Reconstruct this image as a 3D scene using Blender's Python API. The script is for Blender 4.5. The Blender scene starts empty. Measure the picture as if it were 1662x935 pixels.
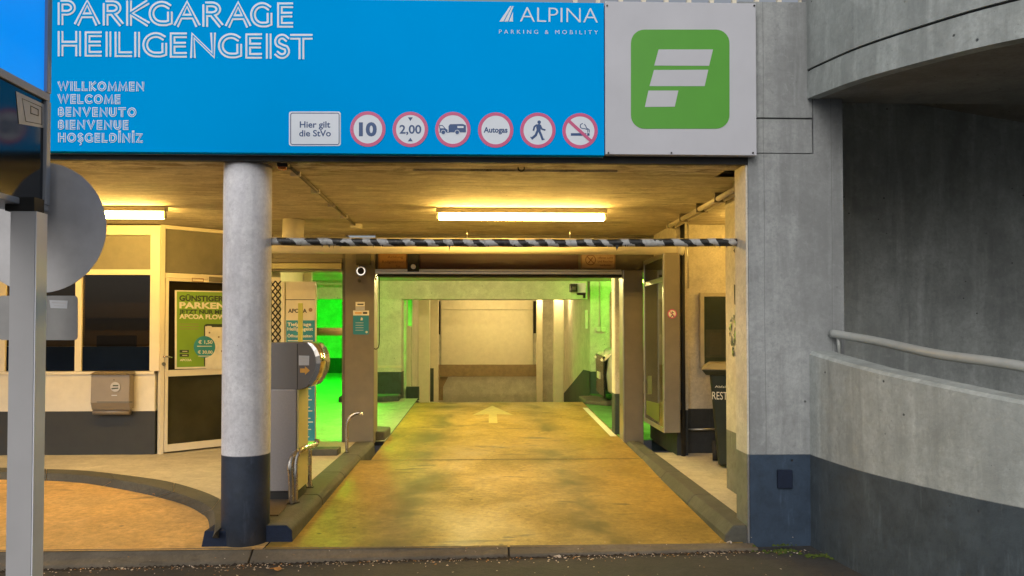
import bpy, bmesh, math, random
from mathutils import Vector, Matrix
random.seed(7)
S = bpy.context.scene
COL = S.collection
# ------------------------------------------------------------------ camera
W0, H0, FPX = 1662.0, 935.0, 1250.0
PITCH, YAW, SHY = math.radians(1.2), math.radians(1.88), 39.3/1662.0
cd = bpy.data.cameras.new('camera'); cam = bpy.data.objects.new('camera', cd); COL.objects.link(cam)
CL = Vector((0, 0, 1.5)); cam.location = CL
cam.rotation_euler = (math.pi/2+PITCH, 0, -YAW)
cd.sensor_width = 36; cd.lens = 36*FPX/W0; cd.shift_y = SHY; cd.clip_end = 500; cd.clip_start = .05
S.camera = cam
RM = cam.rotation_euler.to_matrix()
# ------------------------------------------------------------------ sky, sun, exposure
SUN_EL, SUN_AZ = math.radians(32), math.radians(200)
w = bpy.data.worlds.new('World'); S.world = w; w.use_nodes = True
nt = w.node_tree; bgn = nt.nodes['Background']
sky = nt.nodes.new('ShaderNodeTexSky'); sky.sky_type = 'NISHITA'; sky.sun_disc = False
sky.sun_elevation = SUN_EL; sky.sun_rotation = SUN_AZ; sky.air_density = 1.0; sky.dust_density = 4.0; sky.ozone_density = 1.0
hs = nt.nodes.new('ShaderNodeHueSaturation'); hs.inputs['Saturation'].default_value = .35
nt.links.new(sky.outputs[0], hs.inputs['Color']); nt.links.new(hs.outputs[0], bgn.inputs[0])
bgn.inputs[1].default_value = .088
sd = bpy.data.lights.new('sun', 'SUN'); sd.energy = .55; sd.angle = math.radians(30); sd.color = (1, .97, .93)
so = bpy.data.objects.new('sun', sd); COL.objects.link(so)
so.rotation_euler = Vector((math.sin(SUN_AZ)*math.cos(SUN_EL), math.cos(SUN_AZ)*math.cos(SUN_EL), math.sin(SUN_EL))).to_track_quat('Z', 'Y').to_euler()
S.view_settings.view_transform = 'Standard'; S.view_settings.look = 'None'; S.view_settings.gamma = 1
S.view_settings.exposure = 0.0
S.cycles.max_bounces = 10; S.cycles.diffuse_bounces = 5; S.cycles.use_denoising = True
S.cycles.sample_clamp_indirect = 6
WARM = (1.0, .61, .14); WARM_INNER = (1.0, .72, .27); GREEN = (.004, 1.0, .012)
E_TUBE, E_INNER, E_GREEN, E_SPOT = 120, 200, 950, 200

# ------------------------------------------------------------------ geometry helpers
def ray(px, py):
    return RM @ Vector(((px-W0/2)/FPX, (H0/2-py)/FPX + SHY*W0/FPX, -1))
class Plane:
    """a wall or board in the world, given by a point and its outward normal"""
    def __init__(s, o, n): s.o = Vector(o); s.n = Vector(n).normalized()
    def pt(s, px, py, d=0):
        r = ray(px, py); return CL + r*((s.o+s.n*d-CL).dot(s.n)/r.dot(s.n))
def FY(Y): return Plane((0, Y, 0), (0, -1, 0))
def P(px, py, Y): return FY(Y).pt(px, py)
def PZ(px, py, z): return Plane((0, 0, z), (0, 0, 1)).pt(px, py)
def worldloc(o):
    v = Vector((0, 0, 0))
    while o is not None: v += Vector(o.location); o = o.parent
    return v
def tag(o, label=None, cat=None, group=None, kind=None):
    if label: o['label'] = label
    if cat: o['category'] = cat
    if group: o['group'] = group
    if kind: o['kind'] = kind
    return o
def thing(name, loc, label, cat, group=None):
    o = bpy.data.objects.new(name, None); o.location = loc; COL.objects.link(o); o.empty_display_size = .1
    return tag(o, label, cat, group)
class MB:
    def __init__(s): s.v = []; s.f = []; s.m = []; s.sm = []
    def face(s, pts, m=0, smooth=False):
        i = len(s.v); s.v += [Vector(p) for p in pts]; s.f.append(tuple(range(i, i+len(pts)))); s.m.append(m); s.sm.append(smooth)
    def add(s, vs, fs, m=0, smooth=False):
        i = len(s.v); s.v += [Vector(p) for p in vs]
        for f in fs: s.f.append(tuple(i+k for k in f)); s.m.append(m); s.sm.append(smooth)
        return s
    def hexa(s, b, t, m=0):          # bottom and top quads, same order (ccw from above)
        return s.add(list(b)+list(t), [(3,2,1,0),(4,5,6,7),(0,1,5,4),(1,2,6,5),(2,3,7,6),(3,0,4,7)], m)
    def box(s, x0, x1, y0, y1, z0, z1, m=0):
        b = [(x0,y0,z0),(x1,y0,z0),(x1,y1,z0),(x0,y1,z0)]; t = [(p[0],p[1],z1) for p in b]
        return s.hexa(b, t, m)
    def pbox(s, px0, px1, py0, py1, Y, d, m=0):   # frontal box measured on plane Y, d deep
        a = P(px0, py1, Y); b = P(px1, py0, Y)
        return s.box(a.x, b.x, Y, Y+d, min(a.z, P(px1,py1,Y).z), b.z, m)
    def prism(s, poly, ext, m=0, smooth=False):    # poly: 3-D points, ext: vector
        n = len(poly); e = Vector(ext); vs = [Vector(p) for p in poly]+[Vector(p)+e for p in poly]
        s.add(vs, [tuple(range(n)), tuple(range(2*n-1, n-1, -1))], m)
        s.add(vs, [(i, i+n, (i+1)%n+n, (i+1)%n) for i in range(n)], m, smooth); return s
    def plate(s, pl, pts, d0, d1, m=0):            # px polygon on a plane, from d0 to d1 proud
        s.prism([pl.pt(x, y, d1) for x, y in pts], -pl.n*(d1-d0), m); return s
    def flat(s, pl, pts, d, m=0):
        s.face([pl.pt(x, y, d) for x, y in pts], m); return s
    def strip(s, pl, pts, wd, d, m=0, closed=False, cap=0.0):
        p = [Vector(q) for q in pts]
        if cap and not closed:
            c0, c1 = cap if isinstance(cap, tuple) else (cap, cap)
            p[0] = p[0]+(p[0]-p[1]).normalized()*c0; p[-1] = p[-1]+(p[-1]-p[-2]).normalized()*c1
        L, n = [], len(p)
        for i in range(n):
            a = p[i-1] if (i or closed) else None; b = p[(i+1)%n] if (i < n-1 or closed) else None
            if a is None: t = (b-p[i]).normalized(); k = 1
            elif b is None: t = (p[i]-a).normalized(); k = 1
            else:
                t1 = (p[i]-a).normalized(); t2 = (b-p[i]).normalized(); t = (t1+t2)
                t = t.normalized() if t.length > 1e-4 else t1
                k = 1/max(.72, math.sqrt(max(0, (1+t1.dot(t2))/2)))
            nn = Vector((-t.y, t.x))*wd/2*k; L.append((p[i]+nn, p[i]-nn))
        vs = [pl.pt(q.x, q.y, d) for pr in L for q in pr]
        fs = [(2*i, 2*i+1, 2*((i+1)%n)+1, 2*((i+1)%n)) for i in range(n if closed else n-1)]
        s.add(vs, fs, m); return s
    def tube(s, pts, r, m=0, seg=12, caps=True, r1=None):
        pts = [Vector(p) for p in pts]; n = len(pts); vs = []; up = None
        for i, p in enumerate(pts):
            t = ((pts[min(i+1, n-1)]-pts[max(i-1, 0)])).normalized()
            if up is None:
                up = Vector((0, 0, 1)) if abs(t.z) < .9 else Vector((0, 1, 0))
            a = t.cross(up).normalized(); b = a.cross(t).normalized(); up = b
            rr = r if r1 is None else r+(r1-r)*i/(n-1)
            vs += [p+(a*math.cos(k*2*math.pi/seg)+b*math.sin(k*2*math.pi/seg))*rr for k in range(seg)]
        fs = [(i*seg+k, i*seg+(k+1)%seg, (i+1)*seg+(k+1)%seg, (i+1)*seg+k) for i in range(n-1) for k in range(seg)]
        s.add(vs, fs, m, True)
        if caps: s.add(vs, [tuple(range(seg-1, -1, -1)), tuple((n-1)*seg+k for k in range(seg))], m)
        return s
    def build(s, name, mats, parent=None, bevel=0, seg=2):
        me = bpy.data.meshes.new(name)
        if not isinstance(mats, (list, tuple)): mats = [mats]
        if parent is not None: off = worldloc(parent)
        else:
            mn = [min(v[i] for v in s.v) for i in range(3)]; mx = [max(v[i] for v in s.v) for i in range(3)]
            off = Vector(((mn[0]+mx[0])/2, (mn[1]+mx[1])/2, mn[2]))
        me.from_pydata([tuple(v-off) for v in s.v], [], s.f)
        for m in mats: me.materials.append(m)
        for p, mi, sm in zip(me.polygons, s.m, s.sm): p.material_index = mi; p.use_smooth = sm
        bm = bmesh.new(); bm.from_mesh(me); bmesh.ops.remove_doubles(bm, verts=bm.verts, dist=1e-5)
        if any(len(f.edges) and all(len(e.link_faces) == 2 for e in f.edges) for f in bm.faces): bmesh.ops.recalc_face_normals(bm, faces=bm.faces)
        bm.to_mesh(me); bm.free(); me.update()
        o = bpy.data.objects.new(name, me); COL.objects.link(o)
        if parent is not None: o.parent = parent
        else: o.location = off
        if bevel:
            b = o.modifiers.new('bevel', 'BEVEL'); b.width = bevel; b.segments = seg; b.limit_method = 'ANGLE'; b.angle_limit = math.radians(40)
        return o
def smooth(pts, n=6):
    pts = [Vector(p) for p in pts]; out = []
    for i in range(len(pts)-1):
        a, b, c, d = pts[max(i-1, 0)], pts[i], pts[i+1], pts[min(i+2, len(pts)-1)]
        for k in range(n):
            t = k/n; out.append(.5*((2*b)+(c-a)*t+(2*a-5*b+4*c-d)*t*t+(3*b-a-3*c+d)*t**3))
    out.append(pts[-1]); return out
def circ(cx, cy, r, n=40, ry=None, a0=0, a1=360):
    return [(cx+r*math.cos(math.radians(a0+(a1-a0)*k/n)), cy-(ry or r)*math.sin(math.radians(a0+(a1-a0)*k/n))) for k in range(n+(0 if a1-a0 == 360 else 1))]
def rrect(x0, y0, x1, y1, r, n=6):
    o = []
    for cx, cy, a in ((x1-r, y0+r, 0), (x0+r, y0+r, 90), (x0+r, y1-r, 180), (x1-r, y1-r, 270)):
        o += [(cx+r*math.cos(math.radians(a+90*k/n)), cy-r*math.sin(math.radians(a+90*k/n))) for k in range(n+1)]
    return o
def text_into(mb, pl, s, x0, x1, yb, capH, d, m=0, bold=0.0, track=1.0, skew=(0, 0)):
    """flat lettering: baseline yb (px), cap height in px, stretched to run from x0 to x1"""
    cu = bpy.data.curves.new('t', 'FONT'); cu.body = s; cu.size = 1; cu.offset = bold; cu.space_character = track; cu.resolution_u = 4
    ob = bpy.data.objects.new('t', cu); COL.objects.link(ob)
    dg = bpy.context.evaluated_depsgraph_get(); me = bpy.data.meshes.new_from_object(ob.evaluated_get(dg))
    vs = [v.co.copy() for v in me.vertices]; fs = [tuple(p.vertices) for p in me.polygons]
    bpy.data.objects.remove(ob); bpy.data.curves.remove(cu); bpy.data.meshes.remove(me)
    if not vs: return
    a = min(v.x for v in vs); b = max(v.x for v in vs); k = capH/.70
    mb.add([pl.pt(x0+(v.x-a)/(b-a)*(x1-x0), yb-v.y*k + skew[0]*((v.x-a)/(b-a)), d) for v in vs], fs, m)

# ------------------------------------------------------------------ materials
MT = {}
def newmat(name):
    m = bpy.data.materials.new(name); m.use_nodes = True; n = m.node_tree.nodes; n.clear()
    o = n.new('ShaderNodeOutputMaterial'); b = n.new('ShaderNodeBsdfPrincipled'); m.node_tree.links.new(b.outputs[0], o.inputs[0])
    return m, m.node_tree, b
class G:
    def __init__(s, nt): s.t = nt; s.n = nt.nodes; s.l = nt.links
    def link(s, a, b): s.l.new(a, b)
    def setin(s, sock, v):
        if hasattr(v, 'links') or isinstance(v, bpy.types.NodeSocket): s.l.new(v, sock)
        else: sock.default_value = v
    def pos(s, scale=(1, 1, 1), rot=(0, 0, 0)):
        g = s.n.new('ShaderNodeNewGeometry'); mp = s.n.new('ShaderNodeMapping'); s.link(g.outputs['Position'], mp.inputs[0])
        mp.inputs['Scale'].default_value = scale; mp.inputs['Rotation'].default_value = rot; return mp.outputs[0]
    def noise(s, v, sc, det=5, rough=.55, dist=0):
        n = s.n.new('ShaderNodeTexNoise'); s.link(v, n.inputs['Vector']); n.inputs['Scale'].default_value = sc
        n.inputs['Detail'].default_value = det; n.inputs['Roughness'].default_value = rough; n.inputs['Distortion'].default_value = dist; return n.outputs[0]
    def vor(s, v, sc):
        n = s.n.new('ShaderNodeTexVoronoi'); s.link(v, n.inputs['Vector']); n.inputs['Scale'].default_value = sc; return n.outputs['Distance']
    def ramp(s, f, a, b, c0=0, c1=1):
        n = s.n.new('ShaderNodeMapRange'); s.setin(n.inputs[0], f); n.inputs[1].default_value = a; n.inputs[2].default_value = b
        n.inputs[3].default_value = c0; n.inputs[4].default_value = c1; n.clamp = True; return n.outputs[0]
    def math(s, op, a, b=0, c=0):
        n = s.n.new('ShaderNodeMath'); n.operation = op; s.setin(n.inputs[0], a); s.setin(n.inputs[1], b); s.setin(n.inputs[2], c); return n.outputs[0]
    def mix(s, f, a, b, blend='MIX'):
        n = s.n.new('ShaderNodeMix'); n.data_type = 'RGBA'; n.blend_type = blend
        s.setin(n.inputs[0], f)
        for k, v in ((6, a), (7, b)):
            if isinstance(v, (tuple, list)): v = tuple(v)+((1,) if len(v) == 3 else ())
            s.setin(n.inputs[k], v)
        return n.outputs[2]
    def bump(s, b, h, st, dist=.01):
        n = s.n.new('ShaderNodeBump'); n.inputs['Strength'].default_value = st; n.inputs['Distance'].default_value = dist
        s.link(h, n.inputs['Height']); s.link(n.outputs[0], b.inputs['Normal'])
    def z(s, ax=2):
        g = s.n.new('ShaderNodeNewGeometry'); x = s.n.new('ShaderNodeSeparateXYZ'); s.link(g.outputs['Position'], x.inputs[0]); return x.outputs[ax]
def simple(name, col, rough=.5, metal=0, em=None, es=0, var=.12, sc=9, bump=0, alpha=None, coat=0):
    m, t, b = newmat(name); g = G(t)
    n = g.noise(g.pos(), sc, 6, .6)
    c = g.mix(g.ramp(n, .3, .7), tuple(x*(1-var) for x in col), tuple(min(1, x*(1+var)) for x in col))
    g.link(c, b.inputs['Base Color']); g.setin(b.inputs['Roughness'], g.ramp(n, .3, .7, max(.02, rough*.85), min(1, rough*1.15)))
    b.inputs['Metallic'].default_value = metal; b.inputs['Coat Weight'].default_value = coat
    if em: b.inputs['Emission Color'].default_value = (*em, 1); b.inputs['Emission Strength'].default_value = es
    if bump: g.bump(b, g.noise(g.pos(), sc*6, 4), bump, .004)
    MT[name] = m; return m
def concrete(name, col, dark=.62, light=1.25, band=None, bandz=.655, streak=True, bug=True, rough=.85, bump=.5, sc=1.0, boards=None, grime=0, bandrough=.6, peel=0, rust=False):
    m, t, b = newmat(name); g = G(t); p = g.pos()
    big = g.noise(p, 1.1*sc, 5, .6); mid = g.noise(p, 5*sc, 6, .65, .4); fine = g.noise(p, 45, 4, .7)
    c = g.mix(g.ramp(big, .3, .7), tuple(x*dark for x in col), tuple(min(1, x*light) for x in col))
    c = g.mix(g.ramp(mid, .4, .72, 0, .7), c, tuple(x*.62 for x in col))
    bl = g.noise(p, 2.4, 4, .6, .8); c = g.mix(g.ramp(bl, .5, .62, 0, .3), c, tuple(min(1, x*1.3) for x in col))
    if streak:
        st = g.noise(g.pos((3.6, 3.6, .5)), 1.5, 6, .62, .35); c = g.mix(g.ramp(st, .46, .72, 0, .75), c, tuple(x*.5 for x in col))
        s2 = g.noise(g.pos((6, 6, .7), (0, 0, .6)), 1.3, 5, .6, .3); c = g.mix(g.ramp(s2, .52, .7, 0, .5), c, tuple(min(1, x*1.45) for x in col))
    c = g.mix(g.ramp(fine, .35, .7, 0, .5), c, tuple(x*.6 for x in col))
    gr2 = g.noise(p, 18, 5, .75, .5); c = g.mix(g.ramp(gr2, .52, .68, 0, .4), c, tuple(x*.5 for x in col)); c = g.mix(g.ramp(gr2, .3, .44, .3, 0), c, tuple(min(1, x*1.3) for x in col))
    pv = g.math('ADD', g.vor(p, 26.0), g.math('MULTIPLY', gr2, .2)); c = g.mix(g.math('MULTIPLY', g.ramp(pv, .14, .2, .8, 0), g.ramp(mid, .5, .6)), c, tuple(x*.25 for x in col))
    hole = None
    if bug:
        vd = g.math('ADD', g.vor(g.pos((1, 1, 1)), 9.0), g.math('MULTIPLY', fine, .07)); mask = g.noise(p, 2.3, 2)
        hole = g.math('MULTIPLY', g.ramp(vd, .085, .12, 1, 0), g.ramp(mask, .5, .56)); c = g.mix(hole, c, tuple(x*.22 for x in col))
    if boards:                         # faint joints left by the formwork, as (axis, spacing, offset)
        for ax, sp, of in boards:
            f = g.math('FRACT', g.math('DIVIDE', g.math('ADD', g.math('ADD', g.z(ax), of+50), g.math('MULTIPLY', big, .02)), sp))
            ln = g.ramp(g.math('ABSOLUTE', g.math('SUBTRACT', f, .5)), .492, .498); c = g.mix(g.math('MULTIPLY', ln, .55), c, tuple(x*.35 for x in col))
            f2 = g.math('FLOOR', g.math('DIVIDE', g.math('ADD', g.z(ax), of+50-sp/2), sp))
            wn = g.n.new('ShaderNodeTexWhiteNoise'); wn.noise_dimensions = '1D'; g.link(f2, wn.inputs['W'])
            c = g.mix(g.ramp(wn.outputs[0], 0, 1, 0, .28), c, tuple(x*.6 for x in col))
    if grime:
        gr = g.noise(g.pos((1, 5, 5)), 2.2, 7, .72, .8); c = g.mix(g.ramp(gr, .56, .72, 0, grime), c, tuple(x*.14 for x in col))
    if rust:                           # damp stains along the outer edge of the slab, and long form marks
        rn = g.noise(g.pos((1, 3.2, 1)), 2.6, 7, .7, 1.0); e1 = g.ramp(g.z(1), 5.15, 5.75, 1, .25)
        c = g.mix(g.math('MULTIPLY', e1, g.ramp(rn, .44, .58, 0, 1)), c, (.13, .085, .04))
        lm = g.noise(g.pos((.5, 16, 1)), 1.6, 4, .6); c = g.mix(g.ramp(lm, .5, .7, 0, .35), c, (.26, .20, .12))
        wl = g.noise(g.pos((.6, 5, 1)), 1.3, 6, .7, 1.5); c = g.mix(g.ramp(g.math('ABSOLUTE', g.math('SUBTRACT', wl, .5)), .0, .012, .5, 0), c, (.85, .8, .66))
    if peel:
        pe = g.noise(p, 3.1, 7, .7, 1.2); c = g.mix(g.ramp(pe, .60, .63, 0, peel), c, (.22, .17, .10))
    if band:
        zz = g.math('ADD', g.z(2), g.math('MULTIPLY', g.math('SUBTRACT', fine, .5), .006)); bf = g.ramp(zz, bandz-.003, bandz+.003, 1, 0)
        bc = g.mix(g.ramp(mid, .3, .75), tuple(x*.75 for x in band), tuple(x*1.35 for x in band))
        sc2 = g.noise(g.pos((3, 3, .5)), 4, 6, .7); bc = g.mix(g.ramp(sc2, .56, .72, 0, .55), bc, tuple(x*2.2+.02 for x in band)); bc = g.mix(g.ramp(g.noise(p, 16, 5, .7), .5, .7, 0, .5), bc, tuple(x*.5 for x in band))
        if hole is not None: bc = g.mix(hole, bc, (.01, .01, .012))
        c = g.mix(bf, c, bc); g.link(g.ramp(bf, 0, 1, rough, bandrough), b.inputs['Roughness'])
    else: b.inputs['Roughness'].default_value = rough
    g.link(c, b.inputs['Base Color'])
    h = g.math('ADD', g.math('MULTIPLY', fine, .5), g.math('MULTIPLY', mid, .6))
    if hole is not None: h = g.math('SUBTRACT', h, g.math('MULTIPLY', hole, 1.2))
    g.bump(b, h, bump, .012); MT[name] = m; return m
def floor_mat(name, c1, c2, c3, rough=.52, joints=False):
    m, t, b = newmat(name); g = G(t); p = g.pos()
    a = g.noise(p, .75, 3, .5, .3); d = g.noise(g.pos((1, .8, 1)), 1.25, 4, .55, .4); e = g.noise(p, 22, 6, .7); f = g.noise(p, 140, 2, .6)
    m1 = g.noise(p, 5.5, 5, .65)
    c = g.mix(g.ramp(a, .35, .65), c1, c2); c = g.mix(g.ramp(d, .5, .72, 0, .7), c, c3); c = g.mix(g.ramp(m1, .42, .75, 0, .4), c, tuple(x*.6 for x in c2))
    c = g.mix(g.ramp(m1, .3, .45, .28, 0), c, tuple(min(1, x*1.35) for x in c1))
    c = g.mix(g.ramp(e, .4, .7, 0, .5), c, tuple(x*.42 for x in c2)); dv = g.math('ADD', g.vor(p, 4.2), g.math('MULTIPLY', e, .12)); c = g.mix(g.math('MULTIPLY', g.ramp(dv, .10, .15, .75, 0), g.ramp(a, .45, .5)), c, tuple(x*.3 for x in c3)); ck = g.noise(p, 2.1, 8, .75, 1.2); c = g.mix(g.ramp(g.math('ABSOLUTE', g.math('SUBTRACT', ck, .5)), 0, .006, .35, 0), c, tuple(x*.4 for x in c3)); c = g.mix(g.ramp(f, .55, .8, 0, .3), c, tuple(min(1, x*1.6) for x in c1))
    x = g.z(0)
    for xc in (-.62, .78):             # worn wheel tracks along the lane
        tr = g.ramp(g.math('ABSOLUTE', g.math('SUBTRACT', g.math('ADD', x, g.math('MULTIPLY', a, .35)), xc+.17)), .03, .36, .85, 0)
        c = g.mix(g.math('MULTIPLY', tr, g.ramp(d, .36, .56)), c, tuple(q*.8 for q in c3))
    pt = g.noise(g.pos((1.3, 4.5, 1)), 1.8, 5, .6, .3); mk = g.noise(p, .9, 2, .5)
    c = g.mix(g.math('MULTIPLY', g.ramp(pt, .56, .66, 0, .75), g.ramp(mk, .5, .6)), c, tuple(q*.5 for q in c3))
    g.link(c, b.inputs['Base Color']); g.setin(b.inputs['Roughness'], g.ramp(d, .3, .75, rough*.8, rough*1.45))
    g.bump(b, g.math('ADD', e, g.math('MULTIPLY', f, .4)), .22, .006); MT[name] = m; return m
def glass_dark(name, col, rough=.06, spec=.7):
    m = simple(name, col, rough, var=.35, sc=2.2); m.node_tree.nodes['Principled BSDF'].inputs['Specular IOR Level'].default_value = spec; return m  # tone variation imitates uneven reflections in the glass
def glass_clear(name, tint=(.9, .95, .9), rough=.02):
    m, t, b = newmat(name); n = t.nodes; tr = n.new('ShaderNodeBsdfTransparent'); tr.inputs[0].default_value = (*tint, 1)
    mx = n.new('ShaderNodeMixShader'); fr = n.new('ShaderNodeFresnel'); fr.inputs[0].default_value = 1.6
    gl = n.new('ShaderNodeBsdfGlossy'); gl.inputs['Roughness'].default_value = rough
    t.links.new(fr.outputs[0], mx.inputs[0]); t.links.new(tr.outputs[0], mx.inputs[1]); t.links.new(gl.outputs[0], mx.inputs[2])
    t.links.new(mx.outputs[0], n['Material Output'].inputs[0]); n.remove(b); MT[name] = m; return m
def emit(name, col, st):
    m, t, b = newmat(name); b.inputs['Base Color'].default_value = (.8, .8, .8, 1); b.inputs['Emission Color'].default_value = (*col, 1)
    b.inputs['Emission Strength'].default_value = st; MT[name] = m; return m

BLUEBAND = (.028, .05, .085)
concrete('concrete_outer', (.38, .40, .405), band=BLUEBAND, boards=[(0, .46, .1)])
concrete('concrete_curved', (.50, .54, .52), band=(.065, .085, .10), bandz=.655, light=1.15, dark=.75)
concrete('concrete_ramp_dark', (.46, .50, .50), dark=.5, light=1.3)
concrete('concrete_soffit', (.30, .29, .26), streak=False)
concrete('column_paint', (.88, .87, .92), dark=.82, light=1.1, band=(.035, .048, .075), streak=True, bug=False, bump=.22)
concrete('jamb_paint', (.74, .70, .60), dark=.85, light=1.1, band=(.16, .16, .16), streak=False, bug=True, bump=.3)
concrete('ceiling_concrete', (.84, .75, .56), dark=.6, light=1.12, streak=False, bug=True, grime=.8, bump=.6, rust=True)
concrete('plaster', (.68, .62, .48), dark=.8, light=1.15, streak=False, bug=False, bump=.9, band=(.02, .024, .026), bandz=.64, grime=.12)
concrete('garage_paint', (.80, .80, .70), dark=.85, light=1.08, streak=False, bug=True, bump=.25, band=(.035, .06, .06), bandz=.68)
concrete('garage_paint_plain', (.72, .70, .62), dark=.8, light=1.08, streak=False, bug=True, bump=.25)
concrete('band_dark', (.04, .06, .06), dark=.8, streak=False, bug=False)
concrete('kerb_concrete', (.10, .098, .078), dark=.7, light=1.2, streak=False, bug=True, bump=.6, grime=.3)
concrete('kerb_blue', (.006, .016, .045), streak=False, bug=False, bump=.5)
concrete('sill_stone', (.17, .14, .10), dark=.5, light=1.3, streak=False, bug=True, bump=1.0, grime=.7)
concrete('pavement_concrete', (.60, .54, .40), dark=.75, light=1.1, streak=False, bug=False, bump=.35, grime=.25)
concrete('asphalt', (.05, .048, .045), dark=.7, light=1.3, streak=False, bug=False, bump=1.0, rough=.9)
floor_mat('lane_floor', (.44, .285, .065), (.31, .20, .04), (.115, .10, .034))
floor_mat('left_lane_floor', (.78, .50, .20), (.68, .41, .14), (.46, .34, .18))
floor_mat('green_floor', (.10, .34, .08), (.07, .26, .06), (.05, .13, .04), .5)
floor_mat('bay_floor', (.42, .46, .34), (.36, .40, .30), (.25, .30, .22), .5)
simple('sign_blue', (.0, .375, .92), .5, var=.025, sc=1.2)
simple('sign_blue_print', (.0, .375, .92), .5, var=.0)
simple('sign_white', (.72, .78, .86), .4, var=.03)
simple('sign_grey_panel', (.56, .57, .62), .45, var=.04, sc=3)
simple('logo_green', (.09, .37, .03), .4, var=.03)
simple('print_navy', (.015, .07, .22), .4, var=.05); simple('print_red', (.62, .09, .24), .4, var=.05)
simple('print_black', (.02, .02, .02), .5); simple('black_gap', (.012, .012, .012), .7)
simple('cream_paint', (.78, .72, .58), .45, var=.06, bump=.1); simple('frame_cream', (.82, .74, .56), .35, var=.05, sc=4)
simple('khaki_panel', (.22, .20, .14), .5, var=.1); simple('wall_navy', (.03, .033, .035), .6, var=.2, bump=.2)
simple('olive_metal', (.20, .175, .125), .5, .0, var=.12, sc=5); simple('olive_dark', (.10, .09, .06), .55, var=.15)
simple('alu', (.55, .54, .5), .32, .85, var=.08); simple('chrome', (.8, .78, .74), .08, 1, var=.03); simple('steel', (.55, .53, .5), .26, .95, var=.1)
simple('plate_grey', (.30, .30, .30), .5); simple('rail_grey', (.44, .46, .44), .45, .1, var=.08); simple('galv', (.54, .54, .56), .5, .0, var=.16, sc=5); simple('post_grey', (.36, .38, .43), .5, .1, var=.06, sc=6); simple('post_side_lit', (.74, .77, .86), .5, .0, var=.05, sc=5); simple('post_front', (.42, .42, .435), .55, .1, var=.06, sc=3)
simple('machine_grey', (.16, .155, .16), .5, .2, var=.05, sc=60); simple('machine_light', (.30, .285, .295), .45, .3, var=.07, sc=70)
simple('yellow_tone', (.55, .50, .25), .45, var=.08); simple('machine_base', (.015, .015, .015), .6)
simple('arrow_orange', (.8, .42, .08), .5); simple('label_white', (.6, .62, .66), .5)
simple('pylon_blue', (.02, .24, .36), .4, var=.05); simple('pylon_white', (.72, .66, .52), .5, var=.05); simple('yellow_strip', (.55, .55, .10), .5, var=.1)
simple('lattice_black', (.015, .014, .012), .5); simple('mat_brown', (.10, .075, .05), .9, bump=.6)
simple('door_red', (.032, .005, .004), .5, var=.2); simple('notice_orange', (.26, .13, .03), .6, var=.15); simple('frame_khaki', (.45, .40, .28), .45); simple('notice_text', (.10, .03, .01), .6); simple('notice_beige', (.30, .20, .11), .6)
simple('beam_brown', (.26, .19, .11), .7, var=.2, bump=.3); simple('wood_brown', (.33, .13, .03), .6)
simple('poster_green', (.22, .40, .04), .45, var=.12, sc=2); simple('case_poster', (.11, .15, .03), .4, var=.3, sc=12); simple('poster_teal', (.03, .27, .33), .45); simple('poster_cream', (.85, .80, .66), .45); simple('poster_dark', (.03, .05, .03), .5)
simple('bin_green', (.018, .026, .016), .42, var=.2, bump=.1); simple('rubber', (.02, .02, .02), .8); simple('mailbox_grey', (.30, .25, .19), .42, .3, var=.06)
simple('tape_strap', (.40, .40, .40), .6); simple('leaf_pale', (.62, .52, .42), .8, var=.3, sc=40); simple('leaf_brown', (.42, .20, .06), .8, var=.3, sc=40); simple('moss', (.06, .09, .01), .95, var=.4, sc=30, bump=1)
simple('amber', (.6, .16, .02), .15); simple('car_silver', (.36, .38, .37), .38, .35, var=.03, coat=.3); simple('car_black', (.012, .012, .013), .25)
simple('socket_plastic', (.7, .7, .62), .4); simple('dark_lumps', (.03, .022, .014), .95, var=.4, sc=30, bump=1); simple('line_white', (.75, .74, .62), .6, var=.15, sc=20); simple('arrow_paint', (.40, .32, .10), .6, var=.25, sc=14)
simple('fixture_body', (.62, .56, .44), .4, .2)
glass_dark('window_glass', (.018, .014, .008)); glass_dark('window_navy', (.004, .008, .022)); glass_dark('box_glass', (.012, .02, .028), .08)
glass_dark('case_glass', (.05, .055, .03), .05); glass_dark('door_glass', (.045, .042, .022), .12); glass_clear('lens_glass'); glass_clear('kiosk_glass', (.62, .56, .44), .03); MT['kiosk_glass'].node_tree.nodes['Fresnel'].inputs[0].default_value = 1.28; simple('board_green', (.10, .11, .07), .4)
emit('tube_warm', (1, .80, .45), 0); emit('tube_green', GREEN, E_GREEN); emit('tube_green2', GREEN, 8); emit('tube_green3', (.16, 1, .02), 190); emit('tube_ramp', WARM_INNER, 95)
for nm, c, e in (('tube_warm', WARM, E_TUBE), ('tube_inner', WARM_INNER, E_INNER), ('spot_warm', (1, .72, .3), E_SPOT)):
    emit(nm, c, e)
m = simple('lightbox_blue', (.0, .16, .5), .3, em=(.0, .27, .95), es=.80, var=.05, sc=1)
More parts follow.
